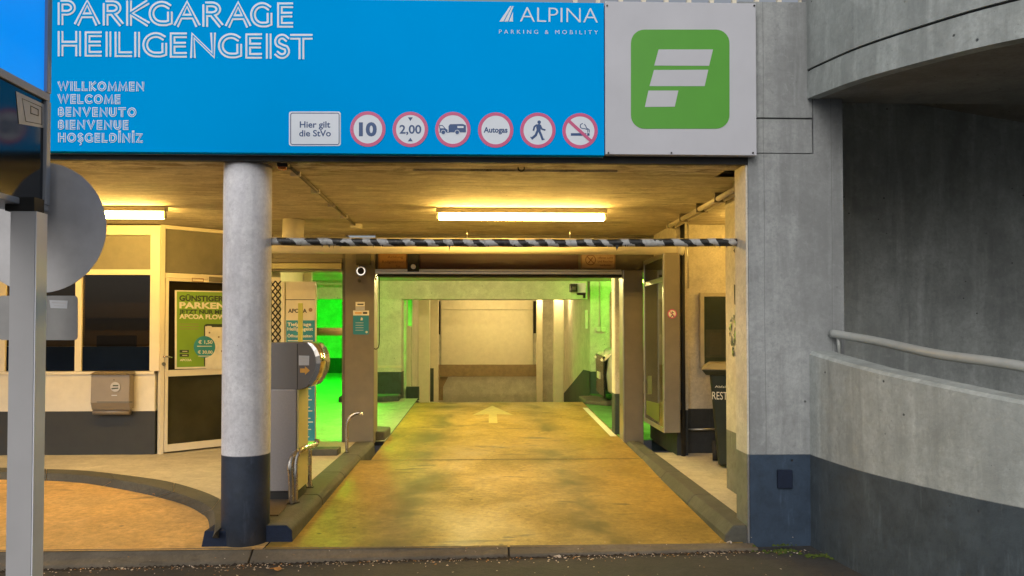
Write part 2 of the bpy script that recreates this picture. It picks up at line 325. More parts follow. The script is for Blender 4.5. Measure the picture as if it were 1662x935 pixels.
def stripes():
    m, t, b = newmat('hazard_tape'); g = G(t); x = g.z(0); z = g.z(2); n = g.noise(g.pos(), 14, 4)
    n2 = g.noise(g.pos((1.7, 0, 0)), 1, 1)
    y = g.z(1)
    k = g.math('ADD', g.math('ADD', x, g.math('MULTIPLY', z, .85)), g.math('ADD', g.math('MULTIPLY', y, -.5), g.math('ADD', g.math('MULTIPLY', n, .12), g.math('MULTIPLY', n2, .35))))
    f = g.math('FRACT', g.math('DIVIDE', g.math('ADD', k, 50), .142)); s = g.ramp(g.math('ADD', f, g.math('MULTIPLY', g.math('SUBTRACT', g.noise(g.pos(), 21, 2), .5), .55)), .50, .53); s2 = g.ramp(f, .0, .02, 0, 1)
    s = g.math('SUBTRACT', s, g.math('SUBTRACT', 1, s2))
    c = g.mix(g.math('MAXIMUM', s, 0), (.012, .012, .012), (.44, .44, .43)); c = g.mix(g.ramp(g.noise(g.pos(), 30, 5), .5, .68, 0, .6), c, (.10, .09, .07))
    g.link(c, b.inputs['Base Color']); b.inputs['Roughness'].default_value = .45; g.bump(b, n, .4, .004); MT['hazard_tape'] = m
stripes()
M = MT
for k_, v_ in (('sign_blue', .0), ('sign_blue_print', .0), ('window_glass', .14), ('window_navy', .15), ('door_glass', .3), ('lane_floor', .2), ('left_lane_floor', .25), ('sign_grey_panel', .3)): M[k_].node_tree.nodes['Principled BSDF'].inputs['Specular IOR Level'].default_value = v_

# ------------------------------------------------------------------ key levels
ZC = 2.615                                   # underside of the front ceiling
def fz(Y): return .062 + .0245*(Y-5.12)      # lane floor rising inwards
def gz(X): return -.012 + .016*(X+1.4)       # street
PV = .165                                    # pavement level

# ================================================================== STREET AND FLOORS
mb = MB()
xs = [-40, -8, -4, -1.4, 1.8, 2.6, 6, 40]; ys = [-60, -10, 0, 3, 5.14]
def sz(x): return gz(max(-5, min(4, x)))
for i in range(len(xs)-1):
    for j in range(len(ys)-1):
        mb.face([(xs[i], ys[j], sz(xs[i])), (xs[i+1], ys[j], sz(xs[i+1])), (xs[i+1], ys[j+1], sz(xs[i+1])), (xs[i], ys[j+1], sz(xs[i]))])
tag(mb.build('street', M['asphalt']), kind='structure')
tag(MB().box(-60, 60, -60, 60, -3.0, -2.9).build('ground', M['asphalt']), kind='structure')
def quad(mb, x0, x1, y0, y1, zf, dz=0, m=0):
    mb.face([(x0, y0, zf(y0)+dz), (x1, y0, zf(y0)+dz), (x1, y1, zf(y1)+dz), (x0, y1, zf(y1)+dz)], m)
mb = MB(); quad(mb, -1.2, 1.62, 8.06, 13.0, fz); quad(mb, -1.45, 1.72, 5.10, 8.05, fz)
mb.face([(-1.2, 13, fz(13)), (1.62, 13, fz(13)), (1.62, 22.4, fz(13)-1.6), (-1.2, 22.4, fz(13)-1.6)])
tag(mb.build('lane_floor', M['lane_floor']), kind='structure')
mb = MB(); quad(mb, -8, -1.46, 5.10, 8.2, fz)
tag(mb.build('left_lane_floor', M['left_lane_floor']), kind='structure')
mb = MB(); quad(mb, -7, -1.205, 9.2, 13.6, fz)
mb.face([(-7, 13.6, fz(13.6)), (-1.7, 13.6, fz(13.6)), (-1.7, 22.3, fz(13.6)), (-7, 22.3, fz(13.6))])
mb.face([(1.625, 13.0, fz(13)), (1.95, 13.0, fz(13)), (1.95, 22.4, fz(13)-1.6), (1.625, 22.4, fz(13)-1.6)])
mb.face([(-1.7, 13.6, fz(13.6)-.04), (-1.205, 13.6, fz(13.6)-.04), (-1.205, 22.4, fz(13)-1.6), (-1.7, 22.4, fz(13)-1.6)])
tag(mb.build('parking_bay_floor', M['bay_floor']), kind='structure')
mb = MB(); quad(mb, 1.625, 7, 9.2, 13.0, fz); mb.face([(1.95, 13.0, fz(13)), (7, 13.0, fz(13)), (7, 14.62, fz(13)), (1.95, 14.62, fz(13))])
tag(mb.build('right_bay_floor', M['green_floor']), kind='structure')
# joint across the lane and along the bay
mb = MB(); quad(mb, -1.3, 1.6, 8.035, 8.05, fz, .004); quad(mb, -1.205, -1.19, 9.3, 13.0, fz, .004)
tag(mb.build('floor_joint', M['kerb_concrete']), kind='structure')
mb = MB(); quad(mb, 1.52, 1.60, 9.45, 12.2, fz, .006); tag(mb.build('lane_edge_line', M['line_white']), kind='structure')
mb = MB(); ar = [(-.06, 10.6), (.06, 10.6), (.06, 11.5), (.30, 11.4), (0, 12.5), (-.30, 11.4), (-.06, 11.5)]
mb.face([(.09+x, y, fz(y)+.006) for x, y in ar]); tag(mb.build('floor_arrow', M['arrow_paint']), kind='structure')
# sill stones at the street edge
xe = [-7.9, -5.6, -3.55, -1.52, .15, 1.79]
root = thing('stone_sill', ((xe[0]+xe[-1])/2, 5.05, -.02), 'worn flat stone sill between the dark asphalt and the ramp floor', 'sill')
for a, b in zip(xe, xe[1:]):
    b -= .008
    MB().hexa([(a, 5.02, -.2), (b, 5.02, -.2), (b, 5.125, -.2), (a, 5.125, -.2)],
              [(a, 5.02, gz(a)+.022), (b, 5.02, gz(b)+.022), (b, 5.125, fz(5.12)+.006), (a, 5.125, fz(5.12)+.006)]).build('sill_stone', M['sill_stone'], root, .008)
mb = MB(); random.seed(31)  # row of small dark lumps along the sill foot
for k in range(260):
    x = -7.5+k*.036; hgt = random.uniform(.004, .016); wd = random.uniform(.018, .05); z = gz(x)
    mb.add([(x, 5.022-wd, z), (x+.05, 5.022-wd*random.uniform(.6, 1), z), (x+.05, 5.021, z), (x, 5.021, z), (x+.02, 5.021, z+hgt)], [(0, 1, 4), (1, 2, 4), (3, 0, 4)])
tag(mb.build('gutter_lumps', M['dark_lumps']), 'row of small dark lumps along the foot of the sill', 'dark_lumps', kind='stuff')
# right kerb and pavement
def straight_kerb(name, prof, y0, y1, n, label, end_blue=False):
    root = thing(name, ((prof[0][0]+prof[-1][0])/2, y0, PV-.15), label, 'kerb')
    L = (y1-y0)/n
    for i in range(n):
        a = y0+i*L; b = y0+(i+1)*L-.006
        MB().prism([(x, a, z) for x, z in prof], (0, b-a, 0)).build('kerb_stone', M['kerb_concrete'], root, .012)
    if end_blue: MB().prism([(x, y0-.006, z-.002 if z > .1 else z) for x, z in prof], (0, .005, 0)).build('painted_end', M['kerb_blue'], root)
    return root
straight_kerb('right_kerb', [(1.59, -.1), (1.80, -.1), (1.80, PV+.01), (1.66, PV+.008), (1.605, fz(5.2)+.045)], 5.16, 9.06, 4, 'long concrete kerb right of the lane, from the grey pillar to the door post')
straight_kerb('left_kerb', [(-1.295, -.1), (-1.31, PV-.02), (-1.345, PV+.012), (-1.53, PV+.012), (-1.53, -.1)], 5.26, 9.1, 4, 'long concrete kerb left of the lane with dark blue painted end', True)
# small end piece beyond left post
mb = MB().prism([(-1.42, 9.22, .1), (-1.22, 9.28, .1), (-1.2, 9.72, .1), (-1.42, 9.8, .1)], (0, 0, .17))
tag(mb.build('kerb_end_piece', M['kerb_concrete'], None, .02), 'short rounded kerb block just behind the left door post', 'kerb')
mb = MB(); mb.box(1.805, 3.19, 5.46, 8.25, -.1, PV); tag(mb.build('right_pavement', M['pavement_concrete']), kind='structure')
# curved kerb of the left island
top_out = [(-60, 758), (0, 759), (76, 761), (141, 764), (203, 771), (271, 781), (325, 796), (357, 810), (372, 822), (378, 835)]
edge = [(-60, 765), (0, 766), (76, 768), (141, 772), (217, 783), (271, 795), (325, 814), (344, 827), (349, 841), (349, 866)]
bot = [(-60, 777), (0, 778), (76, 780), (135, 784), (190, 793), (244, 804), (298, 819), (325, 833), (338, 846), (340, 880)]
A = smooth([PZ(x, y, PV+.012) for x, y in top_out], 5); B = smooth([PZ(x, y, PV+.012) for x, y in edge], 5)
Cc = []
for x, y in bot:
    p = PZ(x, y, .1); p = PZ(x, y, fz(p.y)); Cc.append(p)
Cc = smooth(Cc, 5)
root = thing('curved_kerb', (-2.4, 6.2, .06), 'curved concrete kerb sweeping round the island on the left, with a blue painted end', 'kerb')
n = len(A); cuts = [0, 10, 18, 26, 35, n-1]
for a, b in zip(cuts, cuts[1:]):
    mb = MB()
    for i in range(a, b):
        e = .06 if i == b-1 else 0
        a0, a1, b0, b1, c0, c1 = A[i], A[i+1].lerp(A[i], e), B[i], B[i+1].lerp(B[i], e), Cc[i], Cc[i+1].lerp(Cc[i], e)
        d0, d1 = Vector((c0.x, c0.y, -.1)), Vector((c1.x, c1.y, -.1))
        mb.face([a0, a1, b1, b0]); mb.face([b0, b1, c1, c0]); mb.face([c0, c1, d1, d0])
    i = b; mb.face([A[b], B[b], Cc[b], Vector((Cc[b].x, Cc[b].y, -.1)), Vector((A[b].x, A[b].y, -.1))])
    mb.build('kerb_stone', M['kerb_concrete'], root)
# island end between curved kerb and left kerb
e0, e1 = P(331, 868, 5.22), P(380, 868, 5.22)
mb = MB().hexa([(e0.x-.01, 5.16, 0), (-1.56, 5.16, 0), (-1.56, 5.36, 0), (e0.x+.01, 5.36, 0)],
               [(e0.x+.02, 5.17, PV+.0), (-1.56, 5.17, PV+.0), (-1.56, 5.36, PV+.005), (e0.x+.03, 5.36, PV+.005)])
mb.build('painted_end', M['kerb_blue'], root, .008)
mb = MB(); poly = [Vector((p.x, p.y, PV)) for p in A]+[Vector((-1.75, 5.37, PV)), Vector((-1.53, 5.37, PV)), Vector((-1.53, 9.2, PV)), Vector((-7, 9.2, PV))]
mb.face(poly); tag(mb.build('left_pavement', M['pavement_concrete']), kind='structure')
mb = MB(); poly = [Vector((x, y, PV+.004)) for x, y in ((-1.98, 5.37), (-1.54, 5.37), (-1.54, 5.6), (-1.98, 5.6))]
# step behind the machine
mb = MB().box(-2.75, -1.56, 8.16, 8.34, PV, PV+.07); tag(mb.build('low_step', M['kerb_concrete'], None, .01), 'low concrete step across the pavement behind the ticket machine', 'step')
mb = MB().prism([PZ(436, 812, PV+.01), PZ(470, 812, PV+.01), PZ(462, 826, PV+.01), PZ(452, 838, PV+.01), PZ(420, 838, PV+.01)], (0, 0, .01))
tag(mb.build('floor_grate', M['mat_brown']), 'brown grate plate in the pavement in front of the ticket machine', 'grate')

# ================================================================== FRONT CEILING
root = bpy.data.objects.new('ceiling', None); root.location = (-2.5, 7, ZC); COL.objects.link(root); tag(root, kind='structure')
ye = [5.45, 6.03, 6.95, 7.87, 8.8, 9.3]
for a, b in zip(ye, ye[1:]): MB().box(-8, 2.37 if b < 7 else 3.4, a+.003, b-.003, ZC, ZC+.28).build('ceiling_panel', M['ceiling_concrete'], root)
MB().box(-8, 2.37, 5.16, 6.95, ZC+.02, ZC+.29).build('ceiling_backing', M['ceiling_concrete'], root); MB().box(-8, 3.4, 6.955, 9.4, ZC+.02, ZC+.29).build('ceiling_backing', M['ceiling_concrete'], root)
MB().box(-8, -.52, 5.16, 5.447, ZC, ZC+.25).build('ceiling_panel', M['ceiling_concrete'], root)
MB().box(-.52, .93, 5.16, 5.37, ZC, ZC+.25).build('ceiling_panel', M['ceiling_concrete'], root)
MB().box(.93, 2.3, 5.16, 5.447, ZC, ZC+.25).build('ceiling_panel', M['ceiling_concrete'], root)
# facade beam the sign hangs on
tag(MB().box(-8, 1.69, 5.13, 5.45, ZC+.3, 3.62).build('facade_beam', M['concrete_ramp_dark']), 'dark concrete beam behind the blue garage sign', 'beam')
tag(MB().box(-8, 1.76, 5.118, 5.157, ZC-.01, ZC+.3).build('gap_strip', M['black_gap']), 'black strip painted in for the dark gap under the blue sign', 'edge strip')  # flat black strip puts the shade of the gap into colour

# ================================================================== RIGHT PILLAR, PARAPET, RAMP
XL, XR, XG = 1.775, P(1370, 500, 5.12).x, P(1322, 500, 5.12).x
z_top = P(1270, 3, 5.12).z
root = thing('concrete_pillar', (2.0, 5.3, 0), 'broad grey concrete pillar with blue painted base at the right of the entrance', 'pillar')
z250 = P(1270, 249, 5.12).z; z192 = P(1270, 192, 5.12).z
mb = MB().box(1.762, XR, 5.12, 5.36, -.2, z250-.003); mb.box(XG+.003, XR, 5.12, 5.36, z250-.003, z_top+.8); mb.build('pillar_shaft', M['concrete_outer'], root)
MB().box(1.70, XG-.004, 5.126, 5.36, z250+.004, z192-.004).build('pillar_panel', M['concrete_outer'], root, .003)
MB().box(1.70, XG-.002, 5.121, 5.36, z192+.004, z_top).build('pillar_head', M['concrete_outer'], root, .003)
MB().box(P(1195, 200, 5.12).x, XR, 5.365, 5.6, ZC, z_top-.01).build('pillar_core', M['concrete_ramp_dark'], root)
MB().pbox(1263, 1287, 763, 793, 5.095, .026).build('junction_box', M['kerb_blue'], root, .006)
# inner jambs
tag(MB().box(1.748, 1.7605, 5.13, 5.36, -.1, ZC-.002).build('door_jamb', M['jamb_paint']), 'cream painted jamb with grey base on the inside of the concrete pillar', 'jamb')
jr = thing('inner_pillar', (2.2, 6.3, PV), 'cream inner pillar face bearing a town crest, next to the wheelie bin', 'pillar')
MB().box(2.01, 2.55, 6.15, 6.42, PV-.05, ZC).build('pillar_body', M['jamb_paint'], jr, .004)
fx = Plane((2.01, 0, 0), (-1, 0, 0))
mb = MB()
mb.flat(fx, [(1195, 400), (1195, 414), (1190, 407)], .003); mb.flat(fx, [(1191, 461), (1195, 464), (1195, 495), (1192, 494)], .003); mb.build('dark_mark', M['print_black'], jr)
cm = MB()
def blob(mb, pl, cx, cy, w, h, n=9, d=.004, m=0):
    mb.flat(pl, [(cx+w*math.cos(a)*(1+.35*math.sin(3*a+cx)), cy+h*math.sin(a)*(1+.3*math.cos(4*a+cy))) for a in [2*math.pi*k/n for k in range(n)]], d, m)
random.seed(3)
for k in range(46):
    t = random.random(); y = 514+62*t; wv = 5.5*math.sin(math.pi*min(1, t*1.1+.12))+.6; s = random.choice((-1, 1))
    blob(cm, fx, 1189.5+s*wv*random.uniform(.35, 1), y, random.uniform(.7, 1.5), random.uniform(1.8, 4.6), 7, .003+.0002*k, 0 if random.random() < .6 else 1)
cm.build('crest', [M['print_black'], M['poster_green']], jr)

# curved wall in plan
plan = [(2.17, 5.12), (2.175, 4.95), (2.225, 4.47), (2.374, 3.93), (2.507, 3.60), (2.75, 3.18), (3.2, 2.68), (3.9, 2.22), (4.9, 1.95)]
PL = [Vector((x, y, 0)) for x, y in plan]; PS = smooth(PL, 6)
def cum(ps):
    o = [0]
    for a, b in zip(ps, ps[1:]): o.append(o[-1]+(b-a).length)
    return o
CU = cum(PS)
def nrm(i):
    t = (PS[min(i+1, len(PS)-1)]-PS[max(i-1, 0)]).normalized(); return Vector((-t.y, t.x, 0))    # towards the inside of the ramp
def drop(s): return -.115*s
def sweep(mb, prof, i0=0, i1=None, closed=True, jitter=None):
    """prof: list of (offset inside, z) ; z may be a function of arc length"""
    i1 = len(PS)-1 if i1 is None else i1; vs = []; n = len(prof)
    for i in range(i0, i1+1):
        for o, z in prof: vs.append(PS[i]+nrm(i)*o+Vector((0, 0, z(CU[i]) if callable(z) else z)))
    k = i1-i0+1; fs = [(a*n+b, a*n+(b+1)%n, (a+1)*n+(b+1)%n, (a+1)*n+b) for a in range(k-1) for b in range(n)]
    mb.add(vs, fs, 0, False); mb.add(vs, [tuple(range(n)), tuple((k-1)*n+b for b in range(n))][::1])
    return mb
ptop = lambda s: 1.345+drop(s)
pw = thing('curved_parapet', (2.6, 3.8, 0), 'lower curved concrete parapet with dark blue base and pale coping on the right', 'parapet')
o = sweep(MB(), [(0, -.3), (0, lambda s: ptop(s)-.018), (.018, ptop), (.17, ptop), (.17, -.3)]).build('parapet_wall', M['concrete_curved'], pw)
# handrail
hr = thing('handrail', (2.6, 4.3, 1.3), 'pale steel handrail running above the lower curved parapet', 'handrail')
pts = smooth([P(1350, 541, 5.10), P(1423, 554, 4.72), P(1521, 575, 4.2), P(1660, 595, 3.72), (2.98, 3.28, 1.20), (3.42, 2.80, 1.12), (4.05, 2.38, 1.02), (5.0, 2.1, .92)], 8)
mb = MB().tube(pts, .027, seg=14); mb.build('rail', M['rail_grey'], hr)
for px, py, Y in ((1360, 544, 5.05),): 
    q = P(px, py, Y); MB().tube([q, (q.x+.01, q.y, q.z-.12)], .011).build('bracket', M['rail_grey'], hr)
# upper parapet / deck edge
zb = lambda s: 3.055+drop(s)*.95; zg = lambda s: 3.245+drop(s)*.95
up = thing('upper_ramp', (2.8, 3.8, 2.8), 'curved concrete ramp deck edge overhead at top right', 'ramp')
sweep(MB(), [(.0, zb), (0, lambda s: zg(s)-.008), (.025, lambda s: zg(s)-.008), (.025, lambda s: zb(s)+.04), (.08, lambda s: zb(s)+.0)]).build('deck_edge', M['concrete_curved'], up)
sweep(MB(), [(.012, lambda s: zg(s)-.006), (.012, lambda s: zg(s)+.006), (.2, lambda s: zg(s)+.006), (.2, lambda s: zg(s)-.006)]).build('groove', M['black_gap'], up)
sweep(MB(), [(-.0, lambda s: zg(s)+.008), (-.0, lambda s: zg(s)+1.1), (.18, lambda s: zg(s)+1.1), (.18, lambda s: zg(s)+.008)]).build('upper_parapet', M['concrete_curved'], up)
# soffit between deck edge and crease at the pillar plane
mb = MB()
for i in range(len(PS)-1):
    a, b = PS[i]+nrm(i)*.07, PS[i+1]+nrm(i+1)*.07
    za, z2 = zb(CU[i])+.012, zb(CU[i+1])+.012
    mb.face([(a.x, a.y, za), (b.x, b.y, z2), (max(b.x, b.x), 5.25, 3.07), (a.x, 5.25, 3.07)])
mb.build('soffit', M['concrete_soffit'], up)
mb = MB()
for i in range(len(PS)-1):
    a, b = PS[i]+nrm(i)*.07, PS[i+1]+nrm(i+1)*.07
    mb.face([(a.x, a.y, zb(CU[i])+.5), (b.x, b.y, zb(CU[i+1])+.5), (b.x, 7.3, 3.6), (a.x, 7.3, 3.6)])
mb.build('deck_top', M['concrete_soffit'], up)
# second soffit falling to the inner wall
yb = 6.7; a = P(1371, 150, yb); b = P(1662, 199, yb); k = (b.z-a.z)/(b.x-a.x)
X9 = 7.0
mb = MB().hexa([(2.2, 5.25, 3.072), (X9, 5.25, 3.072), (X9, yb, b.z+k*(X9-b.x)), (2.2, yb, a.z+k*(2.2-a.x))],
               [(2.2, 5.25, 3.5), (X9, 5.25, 3.5), (X9, yb, 3.5), (2.2, yb, 3.5)])
mb.build('inner_soffit', M['concrete_soffit'], up)
tag(MB().box(2.36, 2.46, 5.365, 6.145, -.1, 3.4).build('divider_wall', M['concrete_ramp_dark']), 'wall between the entrance hall and the ramp behind the grey pillar', 'wall')
tag(MB().box(2.6, 8, 6.7, 6.95, -.3, 3.7).build('ramp_inner_wall', M['concrete_ramp_dark']), 'dark stained concrete wall behind the handrail inside the ramp', 'wall')
tag(MB().box(6.9, 7.2, 2.4, 6.69, -.3, 3.6).build('ramp_far_wall', M['concrete_ramp_dark']), 'concrete wall closing the ramp on the far right', 'wall')
mb = MB().box(2.36, 6.9, 3.2, 6.69, .1, .2)
tag(MB().face([(2.37, 5.37, .35), (6.9, 5.37, .35), (6.9, 6.69, .35), (2.37, 6.69, .35)]) or None if False else MB().box(2.38, 6.9, 5.37, 6.69, .1, .35).build('ramp_floor', M['asphalt']), kind='structure')

# ================================================================== ROUND COLUMN
c = P(401, 500, 5.30); R = .158
root = thing('round_column', (c.x, c.y, 0), 'white round column with dark blue painted base standing at the street edge', 'column')
MB().tube([(c.x, c.y, z) for z in (-.12, .4, 1.2, 2.0, ZC)], R, seg=48).build('column_shaft', M['column_paint'], root)
mb = MB(); random.seed(5)
vs = [(c.x+math.cos(a)*R*random.uniform(1.05, 1.35), c.y+math.sin(a)*R*random.uniform(1.02, 1.2), gz(c.x)+.02) for a in [k*2*math.pi/22 for k in range(22)]]
top = [(c.x+math.cos(k*2*math.pi/22)*R*1.0, c.y+math.sin(k*2*math.pi/22)*R*1.0, gz(c.x)+.055) for k in range(22)]
mb.add(vs+top, [(k, (k+1)%22, 22+(k+1)%22, 22+k) for k in range(22)], 0, True); mb.build('mortar_collar', M['sill_stone'], root)

# ================================================================== MAIN SIGN
YS = 5.05; F = FY(YS)
sg = thing('garage_sign', (P(600, 250, YS).x, YS, P(600, 250, YS).z), 'long blue parking garage sign with white inline lettering above the entrance', 'sign')
bx = P(981, 100, YS).x; x0 = P(40, 100, YS).x; zb0 = P(600, 249.5, YS).z; zt = P(700, .8, YS).z
blue = MB().box(x0, bx-.002, YS, YS+.055, zb0, zt).build('blue_panel', M['sign_blue'], sg, .003)
MB().box(x0, bx-.002, YS+.06, YS+.075, zb0-.004, zt+.01).build('backing_frame', M['alu'], sg)
# --- inline letters
def arc(cx, cy, rx, ry, a0, a1, n=14): return [(cx+rx*math.cos(math.radians(a0+(a1-a0)*k/n)), cy+ry*math.sin(math.radians(a0+(a1-a0)*k/n))) for k in range(n+1)]
GL = {
 'I': (0.0, [[(0, 0), (0, 1)]]), 'L': (.5, [[(0, 1), (0, 0), (1, 0)]]), 'H': (.72, [[(0, 0), (0, 1)], [(1, 0), (1, 1)], [(0, .5), (1, .5)]]),
 'E': (.45, [[(1, 1), (0, 1), (0, 0), (1, 0)], [(0, .52), (.92, .52)]]), 'T': (.75, [[(0, 1), (1, 1)], [(.5, 0), (.5, 1)]]),
 'P': (.48, [[(0, 0), (0, 1)], [(0, 1), (.5, 1)]+arc(.5, .74, .5, .26, 90, -90)[1:]+[(0, .48)]]), 
 'R': (.55, [[(0, 0), (0, 1)], [(0, 1), (.45, 1)]+arc(.45, .75, .45, .25, 90, -90)[1:]+[(0, .5)], [(.45, .5), (1, 0)]]),
 'A': (.85, [[(0, 0), (.5, 1), (1, 0)], [(.2, .36), (.8, .36)]]), 'K': (.62, [[(0, 0), (0, 1)], [(1, 1), (.06, .5), (1.04, 0)]]),
 'G': (.82, [arc(.55, .5, .55, .5, 52, 270, 18)+[(.8, 0), (1, .06), (1, .45)]]), 'C': (.75, [arc(.6, .5, .6, .5, 52, 308, 20)]),
 'N': (.8, [[(0, 0), (0, 1), (1, 0), (1, 1)]]), 'S': (.45, [arc(.5, .75, .48, .25, 40, 220, 10)+[(.6, .47)]+arc(.5, .25, .5, .25, 45, -140, 10)]),
 'W': (1.25, [[(0, 1), (.25, 0), (.5, 1), (.75, 0), (1, 1)]]), 'M': (.95, [[(0, 0), (.06, 1), (.5, .1), (.94, 1), (1, 0)]]),
 'O': (.9, ['o']), 'D': (.72, [[(0, 0), (0, 1)], [(0, 1), (.4, 1)]+arc(.4, .5, .6, .5, 90, -90)[1:]+[(0, 0)]]), 'V': (.8, [[(0, 1), (.5, 0), (1, 1)]]),
 'U': (.68, [[(0, 1), (0, .35)]+arc(.5, .35, .5, .35, 180, 360)+[(1, 1)]]), 'B': (.5, [[(0, 0), (0, 1)], [(0, 1), (.5, 1)]+arc(.5, .76, .38, .24, 90, -90)[1:]+[(0, .52)], [(.4, .52), (.5, .52)]+arc(.5, .26, .5, .26, 90, -90)[1:]+[(0, 0)]]),
 'Z': (.6, [[(0, 1), (1, 1), (0, 0), (1, 0)]])}
def glyph(mbw, mbb, pl, ch, x0, x1, yb, H, s, inner, dwhite, dblue, bm_=0):
    base = {'Ş': 'S', 'İ': 'I'}.get(ch, ch); w, st = GL[base]
    def T(p): return (x0+s/2+p[0]*(x1-x0-s) if x1-x0 > s*1.2 else (x0+x1)/2, yb-s/2-p[1]*(H-s))
    for k, q in enumerate(st):
        if q == 'o':
            r = arc(.5, .5, .5, .5, 0, 360, 32)[:-1]; pts = [T(p) for p in r]
            mbw.strip(pl, pts, s, dwhite, 0, True); mbb.strip(pl, pts, inner, dblue, bm_, True); continue
        pts = [T(p) for p in q]
        def touch(e, nb):
            for k2, q2 in enumerate(st):
                P2 = [T(p) for p in q2]
                for i in range(len(P2)-1):
                    if k2 == k and nb in (i, i+1) : continue
                    A_, B_ = Vector(P2[i]), Vector(P2[i+1]); L_ = (B_-A_).length_squared
                    if L_ < 1e-9: continue
                    t_ = max(0, min(1, (Vector(e)-A_).dot(B_-A_)/L_))
                    if (A_+(B_-A_)*t_-Vector(e)).length < s*.2: return 0.0
            return 1.0
        c0, c1 = touch(pts[0], 0), touch(pts[-1], len(pts)-1)
        mbw.strip(pl, pts, s, dwhite+.00025*k, 0, False, (s/2*c0, s/2*c1)); mbb.strip(pl, pts, inner, dblue+.00025*k, bm_, False, ((s/2+.02)*c0, (s/2+.02)*c1))
    if ch == 'İ':
        cx = (x0+x1)/2; mbw.flat(pl, [(cx-s/2, yb-H-s*1.1), (cx+s/2, yb-H-s*1.1), (cx+s/2, yb-H-s*.2), (cx-s/2, yb-H-s*.2)], dwhite)
    if ch == 'Ş':
        cx = (x0+x1)/2; mbw.strip(pl, [(cx, yb), (cx+1.5, yb+1.5), (cx+.6, yb+3.6), (cx-1.8, yb+4)], 1.3, dwhite+.0006)
mw, mbb = MB(), MB()
c1 = 2.968
for ch, a, b in (('P',278,365),('A',360,480),('R',495,592),('K',608,715),('G',716,832),('A',840,962),('R',975,1072),('A',1087,1207),('G',1205,1312),('E',1335,1412)):
    x = (a+b)/2/c1; yb = 40.3+(x-93)*.0125; lt = MB(); glyph(lt, lt, F, ch, a/c1, b/c1, yb, 41, 9.2, 2.9, .0022, .0034, 1); lt.build('letter', [M['sign_white'], M['sign_blue_print']], blue)
for ch, a, b in (('H',278,390),('E',408,490),('I',509,536),('L',552,636),('I',647,674),('G',686,805),('E',818,900),('N',916,1040),('G',1050,1166),('E',1182,1262),('I',1281,1308),('S',1320,1397),('T',1398,1506)):
    x = (a+b)/2/c1; yb = 91.2+(x-93)*.0125; lt = MB(); glyph(lt, lt, F, ch, a/c1, b/c1, yb, 41, 9.2, 2.9, .0022, .0034, 1); lt.build('letter', [M['sign_white'], M['sign_blue_print']], blue)
for wd, a, b, yb in (('WILLKOMMEN',278,695,438),('WELCOME',278,580,500),('BENVENUTO',280,657,562),('BIENVENUE',280,619,624),('HOŞGELDİNİZ',280,687,686)):
    H = 15.6; s = 3.9; ww = [(GL[{'Ş':'S','İ':'I'}.get(ch, ch)][0])*(H-s)+s for ch in wd]; gap = ((b-a)/c1-sum(ww))/(len(wd)-1)
    x = a/c1
    for ch, q in zip(wd, ww):
        glyph(mw, mbb, F, ch, x, x+q, yb/c1+(x-93)*.006, H, s, 1.15, .0022, .0034); x += q+gap
tag(mw.build('small_lettering', M['sign_white'], blue), kind='stuff'); tag(mbb.build('small_inline', M['sign_blue_print'], blue), kind='stuff')
# --- operator logo
mb = MB()
text_into(mb, F, 'ALPINA', 844, 970.5, 35.3, 24.5, .002, bold=-.012, skew=(1.8, 0))
text_into(mb, F, 'PARKING & MOBILITY', 810, 970.5, 54.6, 6.6, .002, bold=-.006, track=1.7, skew=(1.2, 0))
for p in ([(810.5, 35), (817, 35), (830.5, 10), (827.5, 10)], [(818.5, 35), (824.6, 35), (833.5, 10), (831.5, 10)], [(826.2, 35), (832.5, 35), (832.6, 19)]): mb.flat(F, p, .002)
tag(mb.build('operator_logo', M['sign_white'], blue), kind='stuff')
# --- road rule plate
mb = MB(); sk = lambda pts: pts
mb.flat(F, rrect(469, 181, 553, 237, 4), .002, 0); mb.strip(F, rrect(471.8, 183.6, 550.4, 234.6, 3.2), 1.3, .003, 1, True)
text_into(mb, F, 'Hier gilt', 486.5, 536, 207, 10, .0032, 1, bold=.018); text_into(mb, F, 'die StVo', 485.5, 537, 221.2, 10, .0032, 1, bold=.018)
mb.build('rule_plate', [M['sign_white'], M['print_navy']], blue)
def roundel(cx, cy, name, fn):
    mb = MB(); mb.flat(F, circ(cx, cy, 25), .002, 0); mb.strip(F, circ(cx, cy, 26, 48), 5.4, .0028, 1, True); fn(mb, cx, cy); mb.build(name, [M['sign_white'], M['print_red'], M['print_navy']], blue)
def f10(mb, cx, cy): text_into(mb, F, '10', cx-14.5, cx+14.5, cy+10.4, 20.5, .0032, 2, bold=.045)
def f200(mb, cx, cy):
    text_into(mb, F, '2,00', cx-17.6, cx+17.8, cy+6.6, 13.6, .0032, 2, bold=.02)
    mb.flat(F, [(cx-4, cy-19.5), (cx+4, cy-19.5), (cx, cy-13.5)], .0032, 2); mb.flat(F, [(cx-4, cy+19.5), (cx+4, cy+19.5), (cx, cy+13.5)], .0032, 2)
def fcar(mb, cx, cy):
    X = lambda p: [(cx+(x-262)/5.73, cy+(y-210)/5.73) for x, y in p]
    mb.flat(F, X([(138, 198), (190, 198), (212, 212), (212, 234), (138, 240)]), .0032, 2); mb.strip(F, X([(140, 200), (140, 172), (165, 172), (190, 200)]), 1.2, .0034, 2)
    mb.flat(F, X([(222, 236), (222, 178), (235, 160), (355, 158), (384, 172), (384, 236)]), .0032, 2); mb.flat(F, X([(304, 178), (362, 178), (362, 196), (304, 196)]), .004, 0)
    mb.strip(F, X([(205, 236), (232, 236)]), 1, .0036, 2)
    for x in (173, 302): mb.strip(F, circ(*X([(x, 236)])[0], 3.6, 16), .8, .0042, 0, True); mb.flat(F, circ(*X([(x, 236)])[0], 3.1, 16), .004, 2)
